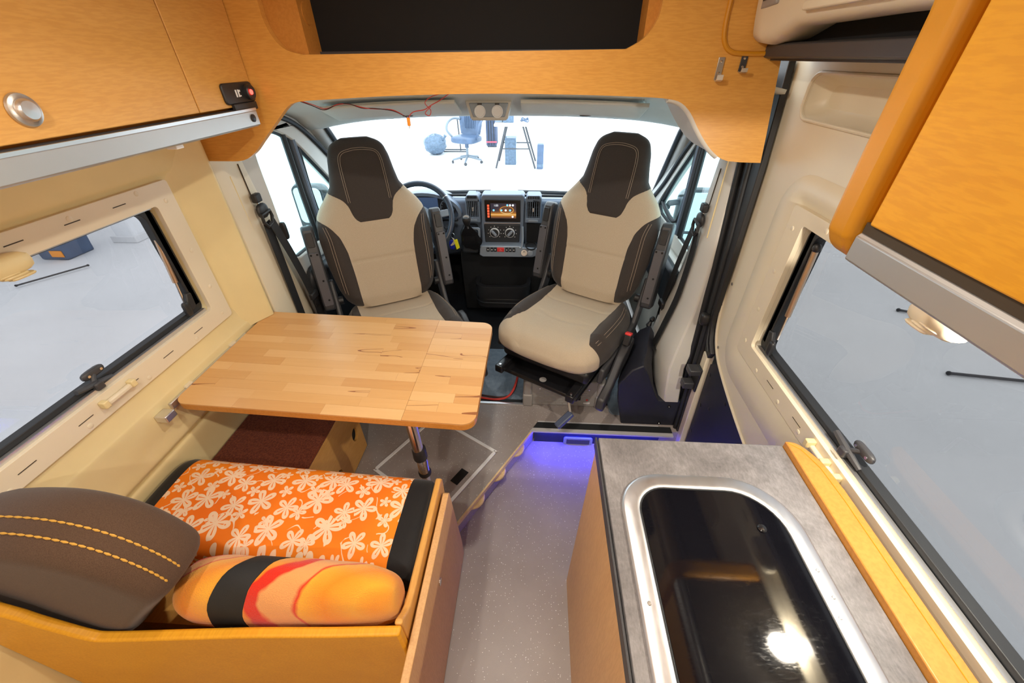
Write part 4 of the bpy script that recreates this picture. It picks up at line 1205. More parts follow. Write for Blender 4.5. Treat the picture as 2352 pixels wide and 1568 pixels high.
def make_seat(label, loc, rz):
    t = thing('swivel_seat', label, 'seat', loc, rz, 'swivelled cab seats')
    bk = zone(neg(g_head), neg(g_bol)).build('backrest', M['beige'], t, local=True, angle=75)
    hd = zone(g_head).build('head_panel', M['brown'], t, local=True, angle=75, label='dark brown head panel')
    bo = zone(lambda a: g_bol(a), neg(g_head), lambda a: a[0]).build('back_bolster', M['brown'], t, local=True, angle=75)
    bo2 = zone(lambda a: g_bol(a), neg(g_head), lambda a: -a[0]).build('back_bolster', M['brown'], t, local=True, angle=75)
    for o in (0, .010):
        stitch([bp(x, v) for x, v in ((-.100 - o, .57), (-.108 - o, .70), (-.104 - o, .795), (-.085 - o * .8, .832 + o * .6), (-.04, .845 + o), (.0, .848 + o), (.04, .845 + o), (.085 + o * .8, .832 + o * .6), (.104 + o, .795), (.108 + o, .70), (.100 + o, .57))], hd)
    for s, b_ in ((1, bo), (-1, bo2)):
        for o in (0, .012):
            stitch([bp(s * (x + o), v) for x, v in ((.212, .04), (.218, .12), (.222, .22), (.224, .32), (.226, .40), (.236, .455))], b_)
    czone(neg(g_cb)).build('seat_cushion', M['beige'], t, local=True, angle=75)
    def ctop(x, y):
        w = smooth_tab(CW, y, .012); zt = smooth_tab(CT, y, .012); zb = smooth_tab(CB, y, .012); zm = zb + (zt - zb) * .45
        u = min(abs(x) / w, .999)
        sa = sqrt(max(0, 1 - u ** (2 / .62)))
        z = zm + (zt - zm) * sa ** .62 + .040 * exp(-((u - .80) / .17) ** 2) * min(1, max(0, (y + .27) / .15))
        return Vector((x, y, z + .0012))
    for s in (1, -1):
        c_ = czone(lambda a: g_cb(a), lambda a: s * a[0]).build('seat_bolster', M['brown'], t, local=True, angle=75)
        for o in (0, .011):
            stitch([ctop(s * x, y) for x, y in ((.245 - o, -.17), (.256 - o, -.08), (.258 - o, .02), (.252 - o, .13), (.236 - o, .22))], c_)
    # armrests folded up beside the back
    for s in (1, -1):
        o_ = [(.0, -.05), (.012, -.062), (.05, -.066), (.36, -.052), (.405, -.046), (.425, -.025), (.425, .012), (.405, .030), (.05, .035), (.0, .02)]
        x0, x1 = s * .292, s * .348
        m = MB().prism([(p[1], p[0]) for p in o_], 'x', min(x0, x1), max(x0, x1))
        T = Matrix.Translation((0, .285 + LEAN * .04, .47)) @ Matrix.Rotation(-LEAN, 4, 'X')
        ar = m.xf(T).build('armrest', M['charcoal'], t, local=True, bevel=.010, seg=3)
        m = MB().prism(rr(min(x0, x1) + .006, max(x0, x1) - .006, .03, .30, .006), 'y', -.068, -.056).xf(T).build('armrest_plate', M['arm_plate'], ar, local=True, bevel=.002)
        MB().prism(rr(min(x0, x1) + .012, max(x0, x1) - .012, .325, .395, .005), 'y', -.060, -.046).xf(T).build('release_grip', M['black'], ar, local=True, bevel=.002)
        for sx, sz in ((.014, .29), (-.014, .29), (.006, .16), (.006, .06)):
            MB().lathe([(0, 0), (.005, 0), (.005, .001), (0, .001)], ((x0 + x1) / 2 + sx, -.069, sz), (0, -1, 0), 10).xf(T).build('screw_hole', M['black_matt'], ar, local=True)
        MB().tube([T @ Vector((s * .25, .0, .03)), T @ Vector((s * .33, .0, .03))], .022, 14).build('armrest_pivot', M['black'], ar, local=True)
    # side frames, reclining hinge, skirt and base
    for s in (1, -1):
        m = MB().prism([(-.20, .285), (.12, .27), (.22, .30), (.335, .47), (.37, .60), (.325, .61), (.27, .50), (.21, .40), (.08, .365), (-.18, .355)], 'x', *sorted((s * .272, s * .298)))
        m.build('side_frame', M['charcoal'], t, local=True, bevel=.008)
    MB().box(-.24, .24, -.23, .26, .262, .335).build('seat_pan', M['black'], t, local=True, bevel=.02)
    m = MB()
    for s in (1, -1): m.box(s * .20 - .022, s * .20 + .022, -.33, .25, .222, .262)
    m.build('slide_rails', M['black_gloss'], t, local=True, bevel=.006)
    for s in (1, -1):
        MB().lathe([(0, 0), (.006, 0), (.006, .004), (0, .004)], (s * .20, -.31, .262), (0, 0, 1), 10).build('rail_bolt', M['steel'], t, local=True)
    MB().box(-.225, .225, -.29, .20, .200, .224).build('swivel_plate', M['black_gloss'], t, local=True, bevel=.03, seg=4)
    MB().lathe([(0, 0), (.17, 0), (.17, .02), (0, .02)], (0, -.02, .182), (0, 0, 1), 32).build('swivel_ring', M['black_gloss'], t, local=True)
    MB().lathe([(0, 0), (.018, 0), (.018, .001), (0, .001)], (.02, -.255, .2242), (0, 0, 1), 20).build('plate_hole', M['grey_box'], t, local=True)
    lv = MB().tube(spline([(.14, -.20, .19), (.165, -.25, .16), (.19, -.28, .13), (.20, -.29, .115)], 4), .007, 8).build('swivel_lever', M['zinc'], t, local=True)
    m = MB().box(-.018, .018, -.05, .05, -.012, .012)
    m.xf(Matrix.Translation((.185, -.325, .095)) @ Matrix.Rotation(radians(-25), 4, 'Z') @ Matrix.Rotation(radians(28), 4, 'X')).build('lever_grip', M['blue_lever'], lv, local=True, bevel=.006)
    # height lever and its rounded cover
    m = MB().prism([(-.26, .185), (-.235, .155), (-.20, .165), (-.10, .25), (.04, .30), (.10, .36), (.09, .40), (.03, .405), (-.06, .36), (-.16, .265), (-.245, .235)], 'x', .302, .340)
    m.build('height_lever', M['charcoal'], t, local=True, bevel=.010, seg=3)
    bu = MB().box(-.016, .016, -.02, .02, -.035, .02).xf(Matrix.Translation((.325, .015, .435)) @ Matrix.Rotation(-.35, 4, 'X')).build('belt_buckle', M['black'], t, local=True, bevel=.004)
    lab(MB().box(-.015, .015, -.024, .010, .018, .030).xf(Matrix.Translation((.325, .015, .435)) @ Matrix.Rotation(-.35, 4, 'X')).build('buckle_button', M['red'], bu, local=True, bevel=.003), 'red buckle button')
    return t

s1 = make_seat('beige and brown swivel seat beside the sliding door, over the grey box', (.165, 1.715, .125), radians(-30))
s2 = copy_tree(s1)
s2.location = (-.652, 1.625, .115); s2.rotation_euler = (0, 0, radians(29))
s2['label'] = 'beige and brown swivel seat in front of the steering wheel, behind the table'

for o in [k for k in bpy.data.objects if k.parent == s2 and k.name.startswith('belt_buckle')]:
    for c_ in [k for k in bpy.data.objects if k.parent == o]: bpy.data.objects.remove(c_)
    bpy.data.objects.remove(o)

# pedestals: pressed steel boxes bolted to the floor
def pedestal(x, y, label):
    p = thing('seat_pedestal', label, 'seat base', (x, y, .10), 0, 'seat pedestals')
    MB().box(-.175, .175, -.145, .20, .0, .178).build('box', M['grey_box'], p, local=True, bevel=.006)
    for s in (-1, 1):
        MB().box(s * .195 - .024, s * .195 + .024, -.155, .20, .0, .172).build('corner_post', M['grey_box'], p, local=True, bevel=.012)
        MB().box(s * .195 - .027, s * .195 + .027, -.160, .18, .0, .085).build('corner_foot', M['grey_box'], p, local=True, bevel=.008)
        MB().lathe([(0, 0), (.006, 0), (.005, .003), (0, .004)], (s * .13, -.1455, .125), (0, -1, 0), 10).build('bolt', M['steel'], p, local=True)
    rib = MB().box(-.0155, .0155, -.004, .0, -.003, .003).build('embossed_rib', M['grey_box'], p, local=True, bevel=.001)
    first = True
    for r in range(8):
        for c in range(8):
            x_ = -.135 + .037 * c + (.018 if r % 2 else 0)
            if x_ > .14: continue
            o = rib if first else rib.copy()
            if not first: COL.objects.link(o); o.parent = p
            first = False
            o.location = (x_, -.1435, .018 + .0155 * r)
    MB().box(.03, .09, -.149, -.143, .05, .10).build('opening', M['black_matt'], p, local=True)
    MB().ell((.125, -.147, .052), (.006, .004, .006), 1, 10, 6).build('indicator', M['red'], p, local=True)
    MB().box(.108, .142, -.148, -.144, .024, .034).build('sticker', M['white_plastic'], p, local=True)
    return p
pedestal(.175, 1.70, 'grey pressed-steel seat box with red dot under the seat by the sliding door')
q = pedestal(-.625, 1.72, 'grey pressed-steel seat box hidden behind the table under the driver seat')

# battery cables from under the seat
cbl = thing('battery_cable', 'red and black cables looping from under the seat to the floor mat', 'cable', (-.1, 1.6, .10))
lab(MB().tube(spline([(-.072, 1.70, .315), (-.082, 1.63, .22), (-.12, 1.585, .14), (-.19, 1.575, .112), (-.30, 1.59, .109), (-.40, 1.61, .108)], 8), .006, 8).build('red_lead', M['red_wire'], cbl), 'red lead')
MB().tube(spline([(-.072, 1.73, .315), (-.080, 1.65, .21), (-.11, 1.605, .13), (-.18, 1.595, .109), (-.30, 1.61, .109), (-.40, 1.63, .108)], 8), .0055, 8).build('black_lead', M['black_wire'], cbl)

# ---- seat belts on the pillars
def belt(label, x, s, ya, za, yt, zt, y2, z2, yb, zb, xl, mids=()):
    """x pillar face, s room side; (ya,za) guide, (yt,zt) lower end of the webbing, (y2,z2) tongue"""
    b = thing('seat_belt', label, 'seat belt', (x, ya, .6), 0, 'cab seat belts')
    MB().box(*sorted((x + s * .004, x + s * .028)), ya - .022, ya + .018, za + .045, za + .08).build('slider_knob', M['black'], b, bevel=.006)
    MB().tube([(x + s * .012, ya, za + .05), (x + s * .014, ya, za + .02)], .006, 8).build('guide_bolt', M['steel'], b)
    g = MB().ell((x + s * .018, ya + .004, za + .010), (.012, .034, .030), .8, 18, 8).build('guide_cap', M['black'], b)
    MB().tube([(x + s * .03, y, z) for y, z in ((ya - .03, za + .0), (ya - .03, za - .03), (ya - .012, za - .052), (ya + .02, za - .046), (ya + .034, za - .02), (ya + .03, za + .004))], .007, 8, closed=True).build('guide_loop', M['black'], b)
    sd = (0, 1, .12)
    MB().sweep(spline([(x + s * .022, ya - .004, za - .035)] + (list(mids) or [(x + s * .016, (ya + yt) / 2 - .005, (za + zt) / 2)]) + [(xl, yt, zt)], 6), .048, .0025, sd).build('belt_web', M['webbing'], b)
    MB().sweep(spline([(x + s * .034, ya + .012, za - .035), (x + s * .040, (ya + y2) / 2 + .01, (za + z2) / 2), (x + s * .045, y2, z2), (x + s * .042, yb, zb)], 6), .046, .0025, sd).build('belt_web', M['webbing'], b)
    k = MB().box(*sorted((x + s * .040, x + s * .060)), y2 - .03, y2 + .03, z2 - .018, z2 + .018).build('belt_tongue', M['black'], b, bevel=.006)
    MB().box(*sorted((x + s * .049, x + s * .053)), y2 - .014, y2 + .014, z2 - .062, z2 - .012).build('tongue_blade', M['steel'], k)
    return b
belt('black seat belt hanging on the cream pillar beside the driver seat', -1.153, 1, 1.565, 1.14, 1.590, .50, 1.665, .70, 1.70, .42, -1.148)
b2 = belt('black seat belt on the pale pillar next to the sliding door', .706, -1, 1.685, 1.085, 1.660, .46, 1.80, .62, 1.84, .40, .616, [(.686, 1.675, .95), (.672, 1.668, .74), (.642, 1.663, .58)])
MB().prism([(1.615, .455), (1.705, .455), (1.66, .425)], 'x', .606, .622).build('belt_slot', M['black_matt'], b2)
MB().tube(spline([(.655, 1.86, .50), (.632, 1.85, .44), (.628, 1.83, .40), (.622, 1.80, .35), (.618, 1.80, .30)], 6), [.008 + .004 * (i % 3) for i in range(25)], 8).build('belt_anchor', M['black'], b2)
# ============================================================ DASHBOARD
DY = 2.35
da = thing('dashboard', 'blue-grey moulded dashboard under the windscreen', 'dashboard', (-.2, 2.6, .5))
prof = [(2.93, .845), (2.70, .90), (2.48, .955), (2.42, .965), (2.395, .95), (2.39, .84), (2.41, .72), (2.46, .62), (2.60, .52), (2.93, .45)]
MB().prism(prof, 'x', -1.10, .69).build('dash_body', M['dash'], da, bevel=.012, seg=3)
MB().prism([(2.70, .50), (2.46, .62), (2.44, .56), (2.50, .14), (2.62, .097), (2.93, .097), (2.93, .45)], 'x', -.50, .12).build('lower_console', M['black_matt'], da)
MB().box(-1.10, .69, 2.78, 2.93, .0965, .46).build('bulkhead', M['black_matt'], da)
MB().tube([(-1.06, 2.44, .972), (-.2, 2.44, .978), (.66, 2.44, .972)], .008, 8).build('top_seam', M['dash_dark'], da)
# centre stack
cs_ = MB().prism([(-.345, .645), (-.338, .76), (-.332, .99), (-.322, 1.004), (-.085, 1.006), (-.075, .992), (-.082, .76), (-.088, .645)], 'y', DY, DY + .10).build('centre_stack', M['dash'], da, bevel=.008, seg=3)
MB().prism([(-.318, .716), (-.105, .718), (-.098, .833), (-.322, .831)], 'y', DY - .006, DY + .01).build('climate_panel', M['dash_dark'], da, bevel=.006)
MB().prism([(-.318, .836), (-.100, .838), (-.100, .842), (-.318, .840)], 'y', DY - .008, DY).build('chrome_strip', M['alu'], da)
for i, (x, a) in enumerate(((-.257, radians(-42)), (-.163, radians(42)))):
    z = .780
    kn = MB().lathe([(.030, 0), (.030, .004), (.0265, .012), (.0255, .012), (.0255, .004)], (x, DY - .006, z), (0, -1, 0), 28).build('dial_ring', M['white_plastic'], da)
    MB().lathe([(0, 0), (.0255, 0), (.024, .012), (0, .013)], (x, DY - .006, z), (0, -1, 0), 28).build('dial', M['dash_dark'], kn)
    MB().prism(rr(-.0075, .0075, -.018, .024, .007), 'y', DY - .032, DY - .018).xf(Matrix.Translation((x, 0, z)) @ Matrix.Rotation(a, 4, 'Y')).build('dial_grip', M['dash_light'], kn, bevel=.003)
    for k in range(9):
        b_ = radians(-130 + 260 * k / 8)
        MB().lathe([(0, 0), (.0025, 0), (.0025, .0006), (0, .0006)], (x + .040 * sin(b_), DY - .006, z + .040 * cos(b_)), (0, -1, 0), 8).build('dial_mark', M['white_plastic'], kn)
# vents
for i, (x0, x1) in enumerate(((-.430, -.340), (-.072, .028))):
    v_ = MB().prism([(x0, .842), (x1, .840), (x1 - .002, .985), (x1 - .012, 1.003), (x0 + .015, 1.003), (x0 + .004, .985)], 'y', DY - .006, DY + .09, hole=rr(x0 + .012, x1 - .012, .872, .966, .004)).build('vent_bezel', M['dash'], da, bevel=.005)
    MB().box(x0 + .01, x1 - .01, DY + .03, DY + .05, .868, .97).build('vent_duct', M['black_matt'], v_)
    n_ = 6
    for k in range(n_):
        x = x0 + .018 + (x1 - x0 - .036) * k / (n_ - 1)
        MB().box(x - .002, x + .002, DY + .002, DY + .022, .872, .966).build('slat', M['dash'], v_)
    for k in range(4):
        z = .885 + .022 * k
        MB().box(x0 + .012, x1 - .012, DY + .018, DY + .026, z - .001, z + .001).build('slat', M['dash_dark'], v_)
    MB().box((x0 + x1) / 2 - .006, (x0 + x1) / 2 + .006, DY - .004, DY + .006, .908, .93).build('vent_tab', M['alu'], v_, bevel=.002)
    MB().prism(rr(x0 + .02, x1 - .02, .848, .862, .005), 'y', DY - .010, DY - .004).build('vent_wheel', M['dash_light'], v_, bevel=.002)
    for k in range(7):
        x = x0 + .02 + (x1 - x0 - .04) * k / 6
        MB().box(x - .003, x + .003, DY - .0075, DY + .01, .984, .998).build('demist_slot', M['black_matt'], v_)
# button ledge and cup tray
MB().prism([(-.352, .652), (-.345, .712), (-.09, .714), (-.085, .704), (.020, .700), (.030, .690), (.012, .655), (-.02, .642), (-.33, .640)], 'y', DY - .055, DY + .02).build('button_ledge', M['dash_light'], da, bevel=.008, seg=3)
for i, x in enumerate((-.296, -.272, -.251, -.218, -.180, -.158, -.136)):
    hz = i == 3
    w_ = .022 if hz else .0095
    b_ = MB().prism(rr(x - w_, x + w_, .677, .704, .004), 'y', DY - .060, DY - .05).build('hazard_button' if hz else 'push_button', M['red'] if hz else M['dash_dark'], da, bevel=.002)
    if hz:
        b_['label'] = 'red hazard button'
        tr_ = [Vector((x + .0075 * sin(a), DY - .0608, .688 + .0075 * cos(a))) for a in (0, 2 * pi / 3, 4 * pi / 3)]
        MB().tube(tr_, .0008, 5, closed=True).build('hazard_triangle', M['white_plastic'], b_)
    else:
        MB().box(x - .004, x + .004, DY - .0605, DY - .0600, .688, .693).build('button_mark', M['white_plastic'], b_)
cup = MB().lathe([(.037, .0), (.037, .006), (.031, .006), (.029, -.02), (0, -.02)], (-.030, DY - .03, .706), (0, -.35, 1), 24).build('cup_holder', M['black'], da)
MB().lathe([(.019, 0), (.019, .004), (.010, .004), (.009, -.004), (0, -.004)], (-.072, DY - .056, .672), (0, -1, .25), 18).build('lighter_socket', M['alu'], da)
MB().lathe([(.018, 0), (.018, .003), (.014, .004), (0, .003)], (-.034, DY - .056, .670), (0, -1, .25), 18).build('power_socket', M['dash_light'], da)
MB().box(-.06, .03, DY - .005, DY + .06, .72, .835).build('side_cubby', M['black_matt'], da)
MB().tube(spline([(-.085, DY - .035, .830), (-.082, DY - .045, .76), (-.088, DY - .055, .71), (-.10, DY - .055, .705)], 5), .007, 8).build('stack_fin', M['dash_light'], da)
# instrument binnacle
hood = MB()
rings = []
for Y, k in ((2.352, 1.0), (2.38, 1.01), (2.46, .96), (2.56, .80)):
    rings.append([Vector((-.68 + .225 * cos(a) * k, Y, .885 + (.125 if sin(a) > 0 else .05) * sin(a) * k)) for a in [pi * 2 * j / 40 for j in range(40)]])
inner = [[Vector((-.68 + .205 * cos(a), Y, .885 + (.108 if sin(a) > 0 else .04) * sin(a))) for a in [pi * 2 * j / 40 for j in range(40)]] for Y in (2.350, 2.40)]
hood.loft([inner[1], inner[0]] + rings, cap=True).build('instrument_hood', M['dash'], da, angle=60)
cl = MB().prism(rr(-.86, -.50, .865, .975, .03), 'y', 2.385, 2.398).build('instrument_panel', M['black'], da)
MB().prism(rr(-.735, -.60, .868, .976, .004), 'y', 2.378, 2.386).build('info_screen', emit('dim_blue_screen', (.06, .10, .20), .35), cl)
for x in (-.79, -.545):
    MB().lathe([(.044, 0), (.044, .004), (.040, .004), (.040, 0)], (x, 2.386, .92), (0, -1, 0), 28).build('gauge_ring', M['dash_light'], cl)
    for k in range(9):
        a = radians(-120 + 30 * k)
        MB().box(-.001, .001, 2.3845, 2.386, .032, .038).xf(Matrix.Translation((x, 0, .92)) @ Matrix.Rotation(a, 4, 'Y')).build('gauge_mark', M['white_plastic'], cl)
MB().box(-.74, -.60, 2.332, 2.42, .775, .872).build('steering_column', M['dash_dark'], da, bevel=.02)
MB().tube([(-.60, 2.36, .852), (-.53, 2.33, .862), (-.475, 2.31, .866)], .008, 8).build('wiper_stalk', M['black'], da)
# top tray lid and phone clip
MB().ell((-.205, 2.50, .965), (.105, .05, .030), .7, 20, 8).build('top_tray_lid', M['dash_light'], da)
clip = thing('phone_clip', 'small dark phone clip standing on the dashboard top', 'clip', (-.37, 2.43, .97))
MB().box(-.385, -.355, 2.42, 2.44, .972, .985).build('clip_base', M['black'], clip, bevel=.004)
MB().tube([(-.372, 2.43, .984), (-.366, 2.43, 1.008), (-.350, 2.43, 1.0)], .003, 6).build('clip_arm', M['black'], clip)
# lower tray on the floor console
bn_ = MB().prism(rr(-.40, -.03, 2.30, 2.52, [.08, .08, .02, .02]), 'z', .335, .425, hole=rr(-.375, -.055, 2.33, 2.50, [.06, .06, .01, .01])).build('lower_tray', M['black'], da, bevel=.006)
MB().prism(rr(-.395, -.035, 2.305, 2.52, [.08, .08, .02, .02]), 'z', .26, .336).build('tray_base', M['black'], da, bevel=.008)
MB().tube([Vector((x, y, .305)) for x, y in rr(-.40, -.03, 2.30, 2.52, [.08, .08, .02, .02])], .004, 6, closed=True).build('tray_rib', M['dash_dark'], bn_)
for x in (-.30, -.14): MB().ell((x, 2.44, .345), (.02, .02, .012), 1, 14, 8).build('tray_stud', M['charcoal'], bn_)

# radio
rd = thing('car_radio', 'double-height car radio with lit touch screen showing the time', 'radio', (-.2, DY, .85))
MB().prism(rr(-.312, -.098, .846, .978, .006), 'y', DY - .008, DY + .02).build('bezel', M['black_gloss'], rd, bevel=.003)
def _screen():
    m, k = newmat('radio_screen', (.02, .02, .03), .15)
    co = k.co()
    sep = k.node('ShaderNodeSeparateXYZ'); k.link(co, sep.inputs[0])
    x, z = sep.outputs[0], sep.outputs[2]
    # thing origin is the local zero: centre of the picture
    r = k.math('SQRT', k.math('ADD', k.math('POWER', k.math('ABSOLUTE', k.math('SUBTRACT', x, .02)), 2.0), k.math('POWER', k.math('ABSOLUTE', k.math('MULTIPLY', k.math('SUBTRACT', z, .070), 1.9)), 2.0)))
    ring = k.math('LESS_THAN', k.math('ABSOLUTE', k.math('SUBTRACT', r, .040)), .003)
    glow = k.math('POWER', k.math('SUBTRACT', 1.0, k.math('MINIMUM', k.math('MULTIPLY', r, 12), 1.0)), 2.0)
    flare = k.math('POWER', k.math('SUBTRACT', 1.0, k.math('MINIMUM', k.math('MULTIPLY', k.math('ABSOLUTE', k.math('SUBTRACT', z, .042)), 26), 1.0)), 3.0)
    f = k.math('MINIMUM', k.math('ADD', k.math('ADD', k.math('MULTIPLY', ring, .6), k.math('MULTIPLY', glow, .25)), flare), 1.0)
    c = k.ramp(f, [(0, (.035, .03, .045)), (.35, (.35, .13, .02)), (.8, (.9, .38, .05)), (1, (1, .75, .35))])
    k.link(c, k.b.inputs['Emission Color']); k.b.inputs['Emission Strength'].default_value = .8
    return m
sc_ = MB().prism([(-.276, .870), (-.124, .870), (-.124, .958), (-.276, .958)], 'y', DY - .0095, DY - .007).build('touch_screen', _screen(), rd)
KEYS = emit('red_key_light', (1, .12, .05), .9)
for k in range(5):
    MB().box(-.296, -.284, DY - .0095, DY - .007, .874 + .016 * k, .886 + .016 * k).build('side_key', KEYS, rd)
GLOW = emit('screen_white', (.85, .92, 1), .9)
CYAN = emit('screen_cyan', (.2, .65, 1), .9)
text_part('1:55', .016, (-.243, DY - .0100, .946), (radians(90), 0, 0), GLOW, rd, 'clock_digits')
for k, (x, z, m_) in enumerate(((-.258, .918, CYAN), (-.212, .918, CYAN), (-.186, .918, GLOW), (-.160, .918, CYAN), (-.176, .948, CYAN), (-.160, .948, GLOW), (-.143, .948, GLOW), (-.145, .880, GLOW))):
    MB().lathe([(0, 0), (.006, 0), (.006, .0004), (0, .0004)], (x, DY - .0096, z), (0, -1, 0), 14).build('screen_icon', m_, rd)

# steering wheel
sw = thing('steering_wheel', 'dark four-spoke steering wheel half hidden by the driver seat', 'steering wheel', (-.695, 2.25, .892))
nrm = Vector((0, -.86, .51)).normalized()
ex = Vector((1, 0, 0)); ey = nrm.cross(ex).normalized()
cc = Vector((-.695, 2.25, .892))
if ey.z < 0: ey = -ey
def wp(a, r, h=0): return cc + ex * (r * cos(a)) + ey * (r * sin(a)) + nrm * h
MB().tube([wp(2 * pi * k / 48, .200, 0) for k in range(48)], .0165, 12, closed=True).build('rim', M['rim'], sw)
MB().loft([[wp(2 * pi * k / 24, r * (1 + .15 * abs(cos(2 * pi * k / 24))), h) for k in range(24)] for r, h in ((.06, -.05), (.075, -.01), (.07, .012), (.05, .022), (.002, .026))]).build('hub', M['dash_light'], sw)
for a in (radians(12), radians(168), radians(-62), radians(-118)):
    MB().sweep([wp(a, .06, 0), wp(a, .12, -.004), wp(a, .195, 0)], .040 if abs(a) < .5 or abs(a) > 2.5 else .026, .014, wp(a + pi / 2, 1) - wp(a + pi / 2, 0)).build('spoke', M['dash_light'], sw, bevel=.004)
for a in (radians(38), radians(142)):
    MB().tube([wp(a - .012, .200), wp(a + .012, .200)], .0172, 12).build('rim_ring', M['alu'], sw)
MB().tube([cc - nrm * .04, cc - nrm * .088], .03, 14).build('hub_shaft', M['black'], sw)

# gear lever
gl = thing('gear_lever', 'black gear knob with shift pattern on a leather gaiter', 'gear lever', (-.385, 2.23, .70))
MB().prism([(-.46, .66), (-.357, .66), (-.357, .80), (-.365, .825), (-.445, .825), (-.465, .80)], 'y', 2.295, 2.386).build('console', M['dash_dark'], gl, bevel=.015, seg=3)
rings = []
for t, r, cx, cy, cz in ((0, .056, -.388, 2.258, .735), (.2, .060, -.389, 2.252, .765), (.45, .050, -.391, 2.238, .80), (.7, .030, -.395, 2.215, .84), (1, .014, -.397, 2.205, .868)):
    rings.append([Vector((cx + (r + .008 * sin(5 * a + t * 9) * (1 - t)) * cos(a), cy - .3 * r * sin(a), cz + (r * .7 + .005 * sin(4 * a) * (1 - t)) * sin(a))) for a in [2 * pi * j / 24 for j in range(24)]])
MB().loft(rings).build('gaiter', M['black_gloss'], gl, angle=60)
MB().prism(rr(-.44, -.338, .765, .83, .012), 'y', 2.282, 2.292, hole=rr(-.428, -.35, .775, .82, .01)).build('gaiter_frame', M['dash_light'], gl, bevel=.003)
MB().tube([(-.397, 2.208, .855), (-.398, 2.20, .885)], .008, 10).build('lever_rod', M['steel'], gl)
MB().lathe([(0, 0), (.014, 0), (.020, .015), (.024, .035), (.0235, .048), (.018, .056), (0, .058)], (-.398, 2.20, .876), (0, -.35, 1), 20).build('knob', M['black'], gl)
kd = MB().lathe([(0, 0), (.0165, 0), (.016, .0012), (0, .0012)], (-.398, 2.176, .925), (0, -.75, .66), 20).build('knob_badge', M['alu'], gl)
for x in (-.007, 0, .007): MB().tube([(-.398 + x, 2.1745, .918), (-.398 + x, 2.169, .9315)], .001, 5).build('shift_mark', M['black'], kd)
MB().tube([(-.405, 2.1715, .925), (-.391, 2.1715, .925)], .001, 5).build('shift_mark', M['black'], kd)

# keys
ky = thing('key_bunch', 'van key on a ring with yellow and blue tags hanging from the ignition', 'keys', (-.49, 2.235, .70))
KO = Matrix.Translation((-.018, .135, -.045))
MB().tube([(-.582, 2.215, .880), (-.53, 2.13, .884), (-.512, 2.106, .879)], .007, 8).xf(KO).build('ignition_barrel', M['black'], ky)
MB().prism(rr(-.518, -.478, .862, .879, .006), 'y', 2.095, 2.102, hole=rr(-.512, -.486, .866, .875, .003)).xf(KO).build('key_head', M['steel'], ky, bevel=.002)
KO = Matrix.Translation((-.018, .135, -.008))
MB().tube([(-.478 + .010 * cos(a), 2.098, .806 + .016 * sin(a)) for a in [2 * pi * k / 16 for k in range(16)]], .0016, 6, closed=True).xf(KO).build('key_ring', M['steel'], ky)
lab(MB().prism([(-.474, .782), (-.452, .788), (-.440, .735), (-.460, .722)], 'y', 2.090, 2.095).xf(KO).build('key_tag', M['yellow'], ky, bevel=.002), 'yellow key tag')
lab(MB().ell((-.487, 2.10, .750), (.017, .004, .030), .8, 14, 8).xf(KO).build('key_tag', M['blue'], ky), 'blue key tag')
MB().tube(spline([(-.478, 2.097, .79), (-.472, 2.094, .775), (-.484, 2.092, .757), (-.492, 2.092, .748), (-.470, 2.092, .762), (-.476, 2.097, .79)], 5), .004, 6).xf(KO).build('key_cord', M['string'], ky)

# ---- visors and dome lamp
def visor(x0, x1, label):
    v_ = thing('sun_visor', label, 'sun visor', ((x0 + x1) / 2, 2.12, 1.44), 0, 'sun visors')
    def f(u, w):
        x = x0 + (x1 - x0) * u
        t = abs((x + .20) / .9)
        return Vector((x, 1.985 + .17 * w - .10 * t ** 3, 1.502 - .062 * w - .035 * t ** 3))
    MB().sheet(f, 14, 6).build('visor_pad', M['headliner'], v_, solid=.016, bevel=.004, angle=60)
    MB().tube([f(0, .05) + Vector((0, 0, .004)), f(1, .05) + Vector((0, 0, .004))], .006, 8).build('visor_rod', M['white_trim'], v_)
    xm = (x0 + x1) / 2
    MB().ell(f(.55, 1) + Vector((0, 0, -.004)), (.03, .012, .006), .6, 14, 6).build('visor_clip', M['charcoal'], v_)
visor(-.96, -.375, 'pale grey sun visor folded up above the steering wheel')
visor(-.085, .46, 'pale grey sun visor folded up above the passenger side')
dm = thing('dome_lamp', 'grey double reading lamp unit at the top of the windscreen', 'lamp', (-.235, 2.10, 1.43))
MB().prism([(-.345, 1.498), (-.322, 1.425), (-.312, 1.417), (-.158, 1.417), (-.148, 1.425), (-.128, 1.498)], 'y', 2.075, 2.16).build('housing', M['white_trim'], dm, bevel=.008, seg=3)
MB().prism([(-.325, 1.488), (-.308, 1.432), (-.162, 1.432), (-.145, 1.488)], 'y', 2.068, 2.078).build('face', M['dash_light'], dm, bevel=.003)
for x in (-.275, -.195):
    MB().lathe([(.026, 0), (.026, .004), (.022, .004), (.020, .001), (0, .0)], (x, 2.067, 1.455), (0, -1, 0), 22).build('reading_lens', M['white_plastic'], dm)
    MB().box(x - .010, x + .010, 2.062, 2.068, 1.482, 1.488).build('lamp_switch', M['charcoal'], dm)

